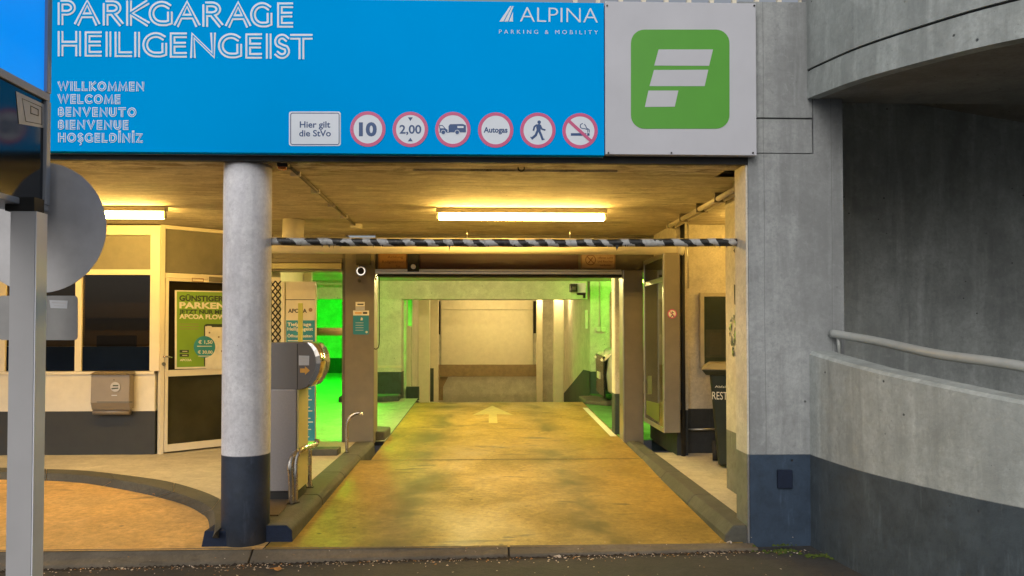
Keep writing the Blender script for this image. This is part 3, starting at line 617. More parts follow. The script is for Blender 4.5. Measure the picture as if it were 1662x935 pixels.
def fgas(mb, cx, cy): text_into(mb, F, 'Autogas', cx-19.5, cx+19.2, cy+4, 8.6, .0032, 2, bold=.03)
def fwalk(mb, cx, cy):
    X = lambda p: [(cx+(x-1050)/5.73, cy+(y-210)/5.73) for x, y in p]
    mb.flat(F, circ(*X([(1062, 134)])[0], 2.9, 16), .0032, 2)
    mb.flat(F, X([(1046, 152), (1066, 150), (1080, 165), (1075, 215), (1040, 215), (1034, 180)]), .0033, 2)
    for k, (pp, wd) in enumerate((([(1042, 158), (1018, 176), (1008, 214)], 2.8), ([(1070, 160), (1088, 198), (1120, 208)], 2.6), ([(1048, 212), (1030, 255), (992, 288)], 3.8), ([(1062, 212), (1080, 255), (1096, 298)], 3.8), ([(982, 270), (1000, 295)], 1.6), ([(1088, 298), (1112, 292)], 1.8))):
        mb.strip(F, X(pp), wd, .0034+.0001*k, 2)
def fsmk(mb, cx, cy):
    X = lambda p: [(cx+(x-1442)/5.73, cy+(y-214)/5.73) for x, y in p]
    mb.flat(F, X([(1356, 236), (1500, 236), (1500, 260), (1356, 260)]), .0032, 2); mb.flat(F, X([(1508, 236), (1530, 236), (1530, 260), (1508, 260)]), .0032, 2)
    mb.strip(F, smooth([Vector((*q, 0)) for q in X([(1512, 230), (1514, 208), (1490, 196), (1462, 192), (1444, 178), (1448, 156), (1468, 146)])], 4) and [(v.x, v.y) for v in smooth([Vector((*q, 0)) for q in X([(1512, 230), (1514, 208), (1490, 196), (1462, 192), (1444, 178), (1448, 156), (1468, 146)])], 4)], 1.3, .0034, 2)
    mb.strip(F, [(v.x, v.y) for v in smooth([Vector((*q, 0)) for q in X([(1528, 230), (1526, 204), (1502, 188), (1494, 168), (1480, 152)])], 4)], 1.3, .0034, 2)
    mb.strip(F, X([(1338, 122), (1540, 306)]), 5, .0046, 1)
for (cx, cy), nm, fn in zip([(597, 209.5), (666, 210), (735, 210.3), (804.5, 211), (873, 211.6), (941.5, 212.3)],
    ['speed_limit_symbol', 'height_limit_symbol', 'no_trailer_symbol', 'no_gas_symbol', 'no_pedestrian_symbol', 'no_smoking_symbol'], [f10, f200, fcar, fgas, fwalk, fsmk]): roundel(cx, cy, nm, fn)
# --- grey panel with green badge
gp = thing('badge_panel', (P(1104, 250, YS).x, YS, zb0), 'light grey sign panel with a rounded green badge of white slanted bars', 'sign')
pan = MB().box(bx+.004, P(1227, 100, YS).x, YS-.004, YS+.055, P(1227, 252.5, YS).z, P(1100, 4, YS).z).build('grey_panel', M['sign_grey_panel'], gp, .003)
mb = MB(); F2 = FY(YS-.004)
mb.flat(F2, rrect(1024, 48, 1184, 209, 22, 8), .002); mb.build('green_badge', M['logo_green'], pan)
mb = MB()
q = lambda pts: [(960+x/2.3675, y/2.3675) for x, y in pts]
for p in ([(258, 190), (467, 190), (452, 253), (241, 252)], [(240, 269), (449, 268), (435, 331), (223, 331)], [(219, 348), (334, 348), (320, 410), (205, 411)]): mb.flat(F2, q(p), .0034)
mb.build('badge_bars', M['sign_grey_panel'], pan)
for x, y in ((60, 22), (625, 22), (65, 588), (307, 588), (620, 588)):
    xx, yy = q([(x, y)])[0]; v = P(xx, yy, YS-.006); MB().tube([(v.x, v.y, v.z), (v.x, v.y-.004, v.z)], .006, seg=10).build('bolt', M['black_gap'], gp)

# ================================================================== LEFT LIGHTBOX ON POST
XB = -1.92; bxp = Plane((XB, 0, 0), (1, 0, 0))
yr = bxp.pt(80, 300).y; y0 = 1.7
def yz(px, py): v = bxp.pt(px, py); return v.y, v.z
zbot = bxp.pt(80, 344).z; zmid = bxp.pt(80, 152).z; 
lb = thing('lightbox_sign', (XB-.08, (y0+yr)/2, 0), 'grey framed sign box at the left edge with glowing blue top and dark glass below', 'sign box')
MB().box(XB-.16, XB, y0, yr, zbot, zbot+.026).build('frame_bar', M['post_grey'], lb, .003)
MB().box(XB-.16, XB, y0, yr, zmid-.035, zmid).build('frame_bar', M['post_grey'], lb, .003)
MB().box(XB-.16, XB+.002, yr-.028, yr+.004, zbot+.027, zmid-.036).build('frame_post', M['post_grey'], lb, .003)
MB().box(XB-.16, XB+.002, yr-.028, yr+.004, zmid+.001, zmid+1.0).build('frame_post', M['post_grey'], lb, .003)
MB().box(XB-.14, XB-.012, y0, yr-.03, zbot+.027, zmid-.036).build('glass_panel', M['box_glass'], lb)
MB().box(XB-.14, XB-.012, y0, yr-.03, zmid+.001, zmid+1.0).build('blue_panel', M['lightbox_blue'], lb)
mb = MB(); pl = Plane((XB-.012, 0, 0), (1, 0, 0)); mb.flat(pl, [(26, 148), (73, 170), (73, 208), (31, 201)], .002, 0); mb.strip(pl, [(36, 160), (68, 174), (68, 202), (42, 197)], 1.2, .003, 1, True)  # pale patch with dark outlines on the glass
mb.strip(pl, [(50, 172), (62, 178), (62, 188), (50, 184)], 1.6, .003, 1, True)
mb.build('pale_patch', [M['galv'], M['print_black']], lb)
YP = 3.2
mb = MB().pbox(8, 57.4, 343, 990, YP, .076); mb.build('post_front', M['post_front'], lb, .002)
a_ = P(57.9, 343, YP); MB().box(a_.x, a_.x+.004, YP+.001, YP+.078, -.1, a_.z).build('post_side', M['post_side_lit'], lb)  # paler paint imitates brighter light on this side of the post
MB().pbox(8, 56, 320, 342, YP+.02, .07).build('post_bracket', M['black_gap'], lb)
# traffic sign seen from behind
YD = 3.5; D = FY(YD); cc = P(64, 369, YD); 
ts = thing('traffic_sign', (cc.x, YD+.03, 0), 'grey back of a round traffic sign behind the left post', 'traffic sign')
r = (P(172.5, 369, YD).x-cc.x)
MB().tube([(cc.x, YD, cc.z), (cc.x, YD+.003, cc.z)], r, seg=64).build('disc', M['galv'], ts)
MB().prism([D.pt(x, y) for x, y in rrect(-2, 480, 126, 552, 6, 4)], (0, .003, 0)).build('lower_plate', M['plate_grey'], ts)
mb = MB(); mb.flat(D, [(80, 487), (110, 488), (109, 501), (82, 500)], .002, 0); mb.strip(D, [(84, 491), (107, 492)], 2, .003, 1); mb.strip(D, [(88, 496), (104, 497)], 1.2, .003, 1)
mb.build('sticker', [M['label_white'], M['galv']], ts)
MB().tube([(cc.x-.03, YD-.035, -.1), (cc.x-.03, YD-.035, cc.z+.2)], .03, seg=16).build('pole', M['galv'], ts)

# ================================================================== KIOSK
YK = 8.3; K = FY(YK)
kz = lambda py: P(100, py, YK).z; kx = lambda px: P(px, 600, YK).x
ki = thing('kiosk', (-5, 9, PV), 'cream and navy attendant kiosk with dark windows at the back left', 'kiosk')
MB().box(-7.5, kx(252), YK, YK+.2, PV-.02, kz(668)).build('lower_wall', M['wall_navy'], ki)
MB().box(-7.5, kx(251.5), YK-.003, YK+.2, kz(668)+.002, kz(604)).build('wall', M['cream_paint'], ki)
MB().box(-7.5, kx(251.5), YK-.018, YK+.2, kz(608), kz(603)).build('window_sill', M['frame_cream'], ki, .003)
MB().box(-7.5, -2.4, 10.6, 10.7, PV, ZC).build('back_wall', M['cream_paint'], ki)
mul = [(243, 259), (121.5, 132.5), (-2, 9), (-124, -113), (-246, -235)]
fr = MB()
for a, b in mul: MB().box(kx(a), kx(b), YK-.012, YK+.05, kz(603)+.002, ZC-.02).build('mullion', M['frame_cream'], ki, .003)
for i in range(len(mul)-1):
    x1, x0_ = kx(mul[i][0])-.002, kx(mul[i+1][1])+.002
    wn = MB().box(x0_, x1, YK-.006, YK+.04, kz(446), kz(437)).build('window', M['frame_cream'], ki, .002)
    MB().box(x0_, x1, YK-.006, YK+.04, kz(381), ZC-.02).build('frame', M['frame_cream'], wn, .002)
    MB().box(x0_, x1, YK+.01, YK+.03, kz(436.5), kz(381.5)).build('top_panel', M['khaki_panel'], wn)
    MB().box(x0_, x1, YK+.01, YK+.02, kz(562), kz(446.5)).build('pane', M['kiosk_glass'], wn)
    MB().box(x0_, x1, YK+.008, YK+.03, kz(602), kz(562.5)).build('lower_panel', M['window_navy'], wn)
# door wall at an angle
d0 = Vector((P(259, 600, YK).x, YK, 0)); d1 = Vector((-2.55, 9.13, 0)); dd = (d1-d0).normalized(); dn = Vector((dd.y, -dd.x, 0))
KD = Plane(d0, dn)
def dbox(mb, s0, s1, z0, z1, t0, t1):
    b = [d0+dd*s0+dn*t1, d0+dd*s1+dn*t1, d0+dd*s1+dn*t0, d0+dd*s0+dn*t0]
    return mb.hexa([v+Vector((0, 0, z0)) for v in b], [v+Vector((0, 0, z1)) for v in b])
LD = (d1-d0).length
def ds(px): return (KD.pt(px, 600)-d0).dot(dd)
def dz(px, py): return KD.pt(px, py).z
dr = dbox(MB(), 0, .045, PV, ZC-.01, -.05, .012).build('door', M['frame_cream'], ki, .003)
dbox(MB(), .047, LD, dz(300, 452), dz(300, 444), -.05, .01).build('frame_rail', M['frame_cream'], dr, .002)
dbox(MB(), .047, LD, ZC-.05, ZC-.01, -.05, .01).build('frame_rail', M['frame_cream'], dr, .002)
dbox(MB(), .047, LD, dz(300, 443), ZC-.052, -.04, -.01).build('transom_panel', M['khaki_panel'], dr)
s_in, zmr0, zmr1, zt0 = ds(272), dz(300, 610), dz(300, 600), dz(300, 457)
dbox(MB(), .052, s_in, PV+.02, zt0+.03, -.04, .02).build('stile', M['frame_cream'], dr, .002)
dbox(MB(), s_in+.001, LD-.1, zt0, zt0+.03, -.04, .02).build('rail', M['frame_cream'], dr, .002)
dbox(MB(), s_in+.001, LD-.1, zmr0, zmr1, -.04, .02).build('rail', M['frame_cream'], dr, .002)
dbox(MB(), s_in+.001, LD-.1, PV+.02, PV+.095, -.04, .02).build('rail', M['frame_cream'], dr, .002)
dbox(MB(), LD-.099, LD, PV+.02, ZC-.02, -.04, .02).build('stile', M['frame_cream'], dr, .002)
dbox(MB(), s_in+.001, LD-.1, zmr1+.001, zt0-.001, -.02, -.01).build('pane', M['window_glass'], dr)
dbox(MB(), s_in+.001, LD-.1, PV+.096, zmr0-.001, -.02, -.01).build('pane', M['door_glass'], dr)
h = KD.pt(266, 579, .05); MB().tube([KD.pt(266, 579, .0), h, h+dd*.03, h+dd*.09-Vector((0, 0, .01))], .008, seg=8).build('handle', M['steel'], dr)
mb = MB(); mb.plate(KD, circ(266, 591, 3.2, 14), .02, .03); mb.build('lock', M['steel'], dr)
mb = MB(); mb.plate(KD, [(341, 449), (370, 451), (370, 458), (341, 457)], .02, .05); mb.build('door_closer', M['olive_metal'], dr)
mb = MB(); mb.strip(KD, [(312, 451.5), (330, 452.5), (330, 457.5), (312, 456.5)], 1.0, .022, 0, True); mb.build('small_label', M['wood_brown'], dr)
# poster on the door
ps = thing('poster', KD.pt(350, 598, .03), 'green advertising poster with phone picture on the kiosk glass door', 'poster')
sk = .066
def pk(x, y): return (x, y+(x-286)*(.02 if y < 530 else -.02))
def ppts(l): return [pk(*a) for a in l]
mb = MB(); mb.plate(KD, ppts([(284, 471), (446, 471), (446, 599), (284, 599)]), .021, .026); mb.build('poster_edge', M['poster_cream'], ps)
mb = MB(); mb.flat(KD, ppts([(287, 473), (444, 473), (444, 596), (287, 596)]), .0275, 0)
for s, xa, xb, yb, ch, mi in (('GÜNSTIGER', 291, 363, 488, 8.5, 1), ('PARKEN', 291, 366, 500, 9.5, 2), ('JETZT NUR MIT', 291, 366, 508.5, 6, 1), ('APCOA FLOW', 291, 366, 517, 7, 2)):
    text_into(mb, KD, s, xa, xb, yb, ch, .0282, mi, bold=.04, skew=(1.2, 0))
mb.flat(KD, ppts(rrect(331, 525, 400, 597, 5)), .0281, 1); mb.flat(KD, ppts(rrect(333, 528, 398, 600, 4)), .0286, 2); mb.flat(KD, [(341, 526), (375, 526), (372, 531), (344, 531)], .0290, 1)
for k, (x, y) in enumerate(((355, 547), (360, 570), (340, 540))): mb.flat(KD, circ(x, y, 1.5, 10), .029, 3)
mb.flat(KD, circ(332, 563, 17.5), .0300, 4)
text_into(mb, KD, '€ 1,50', 322, 345, 558, 5.5, .0306, 2, bold=.02); text_into(mb, KD, '€ 30,00', 321, 345, 574, 5, .0306, 2, bold=.02)
mb.strip(KD, [(320, 562), (344, 562)], 1.1, .0306, 2); mb.strip(KD, [(322, 578), (344, 578)], 1.1, .0306, 2)
for y in (568, 574.5): mb.flat(KD, [(291.5, y), (306.5, y), (306.5, y+4.6), (291.5, y+4.6)], .0281, 1); mb.strip(KD, [(296, y+2.3), (304, y+2.3)], 1, .0286, 2)
text_into(mb, KD, 'APCOA', 292, 311, 586, 3.4, .0282, 2, bold=.03)
for y in (526, 530, 534): mb.strip(KD, [(291, y), (322, y)], .9, .0282, 3)
mb.build('poster_print', [M['poster_green'], M['poster_dark'], M['poster_cream'], M['notice_beige'], M['poster_teal']], ps)
# mailbox
mx0, mx1 = P(157, 640, YK).x, P(219, 640, YK).x; mz0, mz1, mz2 = P(190, 667, YK).z, P(190, 652, YK).z, P(190, 607, YK).z
mbx = thing('mailbox', ((mx0+mx1)/2, YK-.06, mz0), 'beige metal mailbox hung on the kiosk wall below the window', 'mailbox')
MB().prism([(mx0, YK-.02, mz0+.03), (mx0, YK-.10, mz0+.02), (mx0, YK-.13, mz1), (mx0, YK-.12, mz2), (mx0, YK-.02, mz2)], (mx1-mx0, 0, 0)).build('box_body', M['mailbox_grey'], mbx, .006)
MB().prism([(mx0-.008, YK-.14, mz2+.002), (mx0-.008, YK-.02, mz2+.03), (mx0-.008, YK-.02, mz2+.002)], (mx1-mx0+.016, 0, 0)).build('lid', M['mailbox_grey'], mbx, .003)
mF = FY(YK-.131); mb = MB(); mb.strip(mF, [(157, 652.5), (215, 652.5)], .9, .002, 1); mb.flat(mF, [(181, 641), (190, 641), (190, 642.6), (181, 642.6)], .003, 2); mb.flat(mF, circ(187, 628, 8, 18), .003, 3); mb.strip(mF, [(183, 626), (192, 626)], 2, .004, 1); mb.strip(mF, [(181, 631), (192, 630)], 2, .004, 1); mb.flat(mF, circ(185, 616.5, 1, 8), .003, 1)
mb.build('front_marks', [M['mailbox_grey'], M['poster_dark'], M['label_white'], M['galv']], mbx)
mb = MB().tube([(mx0, YK-.06, mz0-.004), (mx1-.02, YK-.06, mz0-.004)], .03, seg=14); mb.build('newspaper_roll', M['mailbox_grey'], mbx)

# ================================================================== DOOR PORTAL (Y = 9.1)
YG = 9.1; G9 = FY(YG)
gzx = lambda px, Y=YG: P(px, 500, Y).x
zl = lambda py, Y=YG: P(800, py, Y).z
pt_ = thing('door_portal', (0, YG, PV), 'olive steel frame of the roller door between the lane and the inner garage', 'door frame')
lp = MB().box(gzx(560), gzx(607.5), YG, YG+.3, PV-.02, 2.38).build('post', M['olive_metal'], pt_, .006)
MB().box(gzx(555), gzx(560.5), YG+.02, YG+.28, PV-.02, 2.38).build('flange', M['olive_dark'], lp)
rp = MB().box(gzx(1013), gzx(1044), YG, YG+.3, PV-.05, zl(438)).build('post', M['olive_metal'], pt_, .006)
MB().box(gzx(1011), gzx(1012.6), YG-.01, YG+.25, PV-.05, zl(438)).build('edge_strip', M['alu'], rp)
MB().box(gzx(608), gzx(1080), YG+.05, YG+.30, zl(437), ZC).build('lintel', M['olive_dark'], pt_)
MB().box(gzx(400), gzx(559), YG+.05, YG+.30, zl(440), ZC).build('lintel', M['olive_metal'], pt_)
for a, b, y_, d in ((437.2, 440.5, YG+.01, .2), (441, 445, YG-.01, .2)): MB().box(gzx(608.5), gzx(1009), y_, y_+d, zl(b), zl(a)).build('rail', M['alu'], pt_, .003)
MB().box(gzx(612), gzx(1010), YG+.02, YG+.2, zl(449), zl(445.2)).build('roller_edge', M['black_gap'], pt_)
for a, b, y_ in ((420, 427, YG+.02), (428, 437, YG-.005)): MB().box(gzx(400), gzx(554), y_, y_+.15, zl(b), zl(a)).build('moulding', M['yellow_tone'] if a > 425 else M['olive_metal'], pt_, .006)
MB().box(gzx(681), gzx(939), YG+.01, YG+.048, zl(436), zl(405)).build('red_panel', M['door_red'], pt_)
GA = FY(YG+.012)
def notice(px0, py0, px1, py1, mname, label, lines, extra=None, name='notice', cat='notice'):
    a = GA.pt(px0, py1); t = thing(name, a, label, cat)
    mb = MB(); mb.plate(GA, [(px0, py0), (px1, py0), (px1, py1), (px0, py1)], .0, .008); mb.build('plate', M[mname], t)
    mb = MB(); mb.strip(GA, [(px0+1, py0+1), (px1-1, py0+1), (px1-1, py1-1), (px0+1, py1-1)], .8, .0092, 0, True)
    for s, xa, xb, yb, ch in lines: text_into(mb, GA, s, xa, xb, yb, ch, .0095, 0, bold=.01)
    if extra: extra(mb)
    mb.build('print', M['notice_text'], t)
notice(614, 410, 661, 436, 'notice_orange', 'small orange warning notice at the left end of the door lintel', [('Achtung', 629, 654, 419, 4), ('Rollgittertor', 620, 656, 427, 4), ('Tor', 642, 650, 434, 4)])
notice(943, 411, 999, 436, 'notice_beige', 'beige prohibition notice at the right end of the door lintel', [('offenes Licht', 970, 995, 420, 3.4), ('und Rauchen', 970, 995, 426, 3.4), ('verboten', 974, 992, 432, 3.4)],
       lambda mb: (mb.strip(GA, circ(958.5, 422, 8, 24), 1.2, .0096, 0, True), mb.strip(GA, [(953, 416.5), (964, 427.5)], 1.4, .0099, 0), mb.strip(GA, [(955, 427), (962, 418)], 1.5, .0102, 0)))
sp = thing('siren_box', GA.pt(670, 442), 'small dark box with a round lamp between the orange notice and the red panel', 'signal box')
MB().box(gzx(661.5), gzx(680), YG-.03, YG+.008, zl(441.5), zl(408)).build('housing', M['black_gap'], sp, .003)
q_ = P(671, 433, YG-.032); MB().tube([q_, q_+Vector((0, -.03, 0))], .028, seg=20).build('lamp', M['steel'], sp)
# CCTV on left post
cm_ = thing('dome_camera', P(586, 440, YG-.1), 'silver bullet camera mounted high on the left door post', 'camera')
MB().pbox(577, 601, 412, 430, YG-.06, .055).build('mount_box', M['olive_dark'], cm_, .006)
a = P(580, 428, YG-.06); b = P(586, 440, YG-.20); MB().tube([a+Vector((0, .03, 0)), a.lerp(b, .5), b+Vector((0, .05, 0))], .02, seg=12).build('arm', M['chrome'], cm_)
MB().tube([P(585, 439, YG-.06), P(586, 440, YG-.2)], .058, seg=28).build('housing', M['steel'], cm_)
b = P(586, 440, YG-.202); MB().tube([b, b+Vector((0, -.012, 0))], .05, seg=28).build('hood', M['chrome'], cm_); MB().tube([b+Vector((0, -.0121, 0)), b+Vector((0, -.016, 0))], .038, seg=24).build('lens', M['black_gap'], cm_)
MB().tube([P(583, 456, YG-.005), P(583, 456, YG-.05)], .02, seg=12).build('cable_gland', M['olive_dark'], cm_)
bn = thing('blue_notice', P(585, 543, YG), 'blue notice with small white labels on the left door post', 'notice')
mb = MB(); mb.plate(G9, rrect(573, 511, 598.5, 543, 2, 3), .001, .004, 0); mb.plate(G9, [(573, 504), (599, 504), (599, 512), (573, 512)], .0045, .006, 1); mb.plate(G9, [(577, 490), (592, 490), (592, 497.5), (577, 497.5)], .001, .004, 1); mb.plate(G9, [(577, 498), (592, 498), (592, 503.5), (577, 503.5)], .001, .003, 2)
mb.strip(G9, [(576, 508), (587, 508)], 2.6, .0068, 3); mb.strip(G9, [(589, 508), (596, 508)], 3, .0068, 4); mb.strip(G9, [(580, 494), (590, 494)], 2, .0048, 4); mb.flat(G9, [(585, 520), (588.5, 520), (589, 516.5), (586, 515)], .0048, 1)
for y in (524, 528, 532, 536): mb.strip(G9, [(577, y), (590, y)], .8, .0048, 2)
mb.flat(G9, circ(595, 539, 2, 10), .0048, 1)
mb.build('print', [M['pylon_blue'], M['poster_cream'], M['galv'], M['arrow_orange'], M['print_black']], bn)
mb = MB().tube(smooth([P(609, 455, YG-.03), P(612, 447, YG-.03), P(615.5, 452, YG-.03), P(615.5, 500, YG-.03), P(615.5, 555, YG-.03), P(612, 566, YG-.03), P(607, 566, YG-.03)], 6), .006, seg=8)
tag(mb.build('black_cable', M['rubber']), 'black cable hanging in a loop beside the left door post', 'cable')
# hoop barriers
def hoop(name, paths, r, label):
    v = paths[0][0]; t = thing(name, (v.x, v.y, PV), label, 'guard rail')
    paths = [[Vector((p[0].x, p[0].y, PV+.004))]+p for p in paths]
    for p in paths: MB().tube(smooth(p, 5), r, seg=12).build('tube', M['steel'], t)
    for p in paths:
        v = p[0]; MB().tube([(v.x, v.y, PV), (v.x, v.y, PV+.012)], r*1.8, seg=14).build('foot_plate', M['steel'], t)
Y1, Y2 = 5.93, 6.5
hoop('guard_hoop', [[P(479, 811, Y1), P(479, 770, Y1), P(479.5, 750, Y1+.02), P(484, 735, Y1+.05), P(493, 728, Y1+.12), P(504, 724, Y1+.3), P(513, 721, Y2), P(515, 714, Y2+.02)],
                    [P(502, 793, Y2), P(502, 760, Y2), P(502, 727, Y2)],
                    [P(473, 811, Y1-.03), P(472, 775, Y1-.03), P(470.5, 757, Y1-.03), P(474, 743, Y1-.0), P(483, 731, Y1+.06)]], .021, 'low bent steel guard hoop at the foot of the ticket machine')
hoop('guard_hoop', [[P(563, 736, 8.3), P(563, 705, 8.3), P(563, 690, 8.3), P(567, 679, 8.3), P(575, 672, 8.3), P(584, 670.5, 8.3), P(588, 674, 8.3)]], .017, 'bent steel guard hoop in front of the left door post')

# ================================================================== TICKET MACHINE
YT = 6.0; T6 = FY(YT); tx = lambda px: P(px, 700, YT).x; tz = lambda py: P(460, py, YT).z
tm = thing('ticket_machine', (tx(455), YT+.17, PV), 'grey ticket machine with rounded chrome edged head beside the white column', 'ticket machine')
MB().box(tx(424), tx(482), YT+.02, YT+.32, PV, tz(798)).build('plinth', M['machine_base'], tm)
MB().box(tx(420), tx(481), YT, YT+.34, tz(797.5), tz(632)).build('body', M['machine_light'], tm, .006)
MB().box(tx(481)+.001, tx(481)+.014, YT+.01, YT+.33, tz(797), tz(632)).build('front_plate', M['yellow_tone'], tm, .003)  # yellow lamp light on this face is put into its colour
prof = [(412, 557), (494, 555.5), (503, 557), (510, 564), (515, 575), (517, 588), (514, 604), (508, 618), (499, 628), (488, 632.5), (412, 632.5)]
hd = MB().prism([T6.pt(x, y) for x, y in prof[:]], (0, .34, 0)).build('head', M['machine_grey'], tm, .006)
mb = MB()
ed = [(499, 555.5), (507, 558), (514, 566), (519, 577), (520.5, 590), (518, 604), (512, 617), (504, 628)]; inn = [(499, 558), (504, 562), (509, 570), (512, 579), (513, 590), (511, 601), (506, 612), (501, 620)]
for i in range(len(ed)-1): mb.prism([T6.pt(*ed[i], .012), T6.pt(*ed[i+1], .012), T6.pt(*inn[i+1], .016), T6.pt(*inn[i], .016)], (0, .364, 0), 0, True)
mb.build('chrome_bezel', M['chrome'], tm)
mb = MB(); mb.flat(T6, [(482.2, 558), (483.2, 558), (483.2, 632), (482.2, 632)], .002, 0); mb.flat(T6, [(485, 577), (502, 577.5), (501.5, 593), (485, 593)], .003, 1)
mb.flat(T6, [(487, 598), (495, 598), (495, 594.5), (503, 601.5), (495, 608.5), (495, 605), (487, 605)], .003, 2); mb.strip(T6, [(487, 582), (500, 582)], 1.2, .004, 3); mb.strip(T6, [(487, 587), (497, 587)], 1.2, .004, 3)
mb.build('stickers', [M['black_gap'], M['label_white'], M['arrow_orange'], M['galv']], hd)
# pylon sign
YPY = 8.95; Fp = FY(YPY)
py_ = thing('info_pylon', (P(484, 716, YPY).x, YPY+.05, PV), 'tall cream and teal information pylon behind the ticket machine', 'sign')
MB().pbox(455, 462, 457, 716, YPY+.01, .1).build('side_post', M['cream_paint'], py_, .003)
MB().pbox(462.5, 511.5, 457, 716, YPY, .1).build('board', M['pylon_white'], py_, .003)
for k in range(7): MB().pbox(464, 508, 463.5+k*3.3, 466+k*3.3, YPY-.008, .012).build('louvre', M['pylon_white'], py_)
mb = MB(); mb.flat(Fp, [(464.5, 520), (511, 520), (511, 715.5), (464.5, 715.5)], .002, 0); mb.strip(Fp, [(463, 486.5), (511, 486.5)], 1, .002, 1)
text_into(mb, Fp, 'APCOA', 467.5, 498, 507.5, 6.2, .003, 1, bold=.03); text_into(mb, Fp, 'Tiefgarage', 466.5, 505, 529, 5.4, .003, 2, bold=.02); text_into(mb, Fp, 'Heiligengeist', 466.5, 508, 536.5, 5.4, .003, 2, bold=.02); text_into(mb, Fp, 'Öffnungszeiten', 466.5, 507, 547.5, 4.6, .003, 2, bold=.02)
for k, y in enumerate(range(553, 712, 6)): mb.strip(Fp, [(467 if y < 640 else 496, y), (508-(k*7)%11, y)], 1.5, .003, 2)
mb.flat(Fp, circ(504, 503, 3.2, 14), .003, 3)
mb.build('print', [M['pylon_blue'], M['print_black'], M['poster_cream'], M['notice_beige']], py_)
tag(MB().pbox(482.5, 490.5, 492, 700, YPY-.5, .04).build('marker_strip', M['yellow_strip'], None, .003), 'narrow yellow marker strip standing in front of the pylon', 'marker')
tag(MB().box(P(430, 500, 9.2).x, P(458, 500, 9.2).x, 9.12, 9.16, PV, 2.1).build('cream_panel', M['frame_cream']), 'cream panel behind the folded lattice gate', 'panel')
tag(MB().box(-2.62, -2.5, 9.42, 10.59, -.1, ZC-.003).build('kiosk_side_wall', M['cream_paint']), 'side wall of the kiosk towards the left bay', 'wall')
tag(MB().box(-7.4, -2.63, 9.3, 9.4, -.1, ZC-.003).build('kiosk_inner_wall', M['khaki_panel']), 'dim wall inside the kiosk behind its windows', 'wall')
tag(MB().box(-7.4, -3.3, 9.0, 9.06, 1.62, 2.5).build('added_blind', M['olive_dark']), 'dark blind added inside the kiosk to imitate dark window reflections', 'blind')  # invented blind, stands in for the dark reflection in the upper panes
ds_ = thing('desk', (-4.6, 8.85, PV), 'dark desk added inside the kiosk behind the windows', 'desk')  # invented desk, stands in for shapes reflected in the kiosk windows
MB().box(-6.5, -3.7, 8.6, 9.2, .98, 1.02).build('desk_top', M['wood_brown'], ds_, .004)
for x in (-6.4, -3.8): MB().box(x-.03, x+.03, 8.65, 9.15, PV, .979).build('leg', M['olive_dark'], ds_)
mt_ = thing('monitor', (-4.2, 8.9, 1.02), 'black computer monitor added on the desk inside the kiosk', 'monitor')  # invented silhouette, added to vary the window like a reflection
MB().box(-4.42, -3.98, 8.88, 8.91, 1.14, 1.42).build('screen', M['black_gap'], mt_, .006); MB().box(-4.23, -4.17, 8.9, 8.93, 1.03, 1.2).build('stand', M['black_gap'], mt_); MB().box(-4.3, -4.1, 8.84, 8.98, 1.021, 1.03).build('foot', M['black_gap'], mt_)
# scissor gate
lat = thing('scissor_gate', P(448, 716, 9.0)-Vector((0, 0, 0)), 'folded black lattice gate between the white column and the pylon', 'gate')
for k in range(22):
    y = 456+k*11.5
    for s in (0, 1):
        for a, b in (((438, y), (447, y+11.5)), ((447, y), (438, y+11.5)), ((447, y), (456, y+11.5)), ((456, y), (447, y+11.5))):
            if s == 0:
                mb = MB(); pa, pb = P(*a, 9.0+(.012 if a[0] > 450 else 0)), P(*b, 9.0+(.012 if a[0] > 450 else 0)); mb.tube([pa, pb], .0085, seg=6); mb.build('lattice_bar', M['lattice_black'], lat)
for x in (440.5, 447.5, 454.5): MB().pbox(x-.8, x+.8, 456, 712, 9.03, .012).build('upright', M['lattice_black'], lat)

# ================================================================== LAMPS
def fluo(px0, px1, label, Y=7.12):
    a, b = P(px0, 340, Y).x, P(px1, 340, Y).x; t = thing('tube_light', ((a+b)/2, Y, ZC-.12), label, 'ceiling light', 'fluorescent tube lights under the front ceiling')
    MB().box(a, b, Y-.032, Y+.032, ZC-.050, ZC-.004).build('housing', M['fixture_body'], t, .006)
    MB().tube([(a+.03, Y, ZC-.085), (b-.03, Y, ZC-.085)], .030, seg=16).build('tube', M['tube_warm'], t)
    for x in (a, b-.03): MB().box(x, x+.025, Y-.02, Y+.02, ZC-.112, ZC-.051).build('end_cap', M['fixture_body'], t, .004)
fluo(708, 985, 'long glowing tube light on the ceiling above the lane')
fluo(-5, 271, 'glowing tube light partly hidden behind the round traffic sign')
emit('tube_fill', WARM, 75); emit('tube_front', (1, .78, .30), 290)
def inner(x0, x1, Y, z, m, label, name='tube_light', ax='x'):
    t = thing(name, ((x0+x1)/2, Y, z), label, 'ceiling light')
    MB().box(x0, x1, Y-.05, Y+.05, z+.035, z+.07).build('housing', M['fixture_body'], t)
    MB().tube([(x0+.02, Y, z), (x1-.02, Y, z)], .022, seg=12).build('tube', M[m], t)
inner(2.35, 3.1, 7.35, ZC-.08, 'tube_fill', 'unseen tube light added over the right pavement to brighten the plaster wall')  # added unseen tube, only lifts the brightness of the plaster wall
inner(-1.2, 1.2, 10.6, 2.30, 'tube_front', 'tube light inside the garage just behind the lintel')
inner(-3.9, -2.6, 16.8, 2.26, 'tube_green', 'green tube light behind the beam in the left bay')
t = thing('tube_light', (-2.2, 13.2, 2.3), 'green tube light running inwards behind the left door post', 'ceiling light')
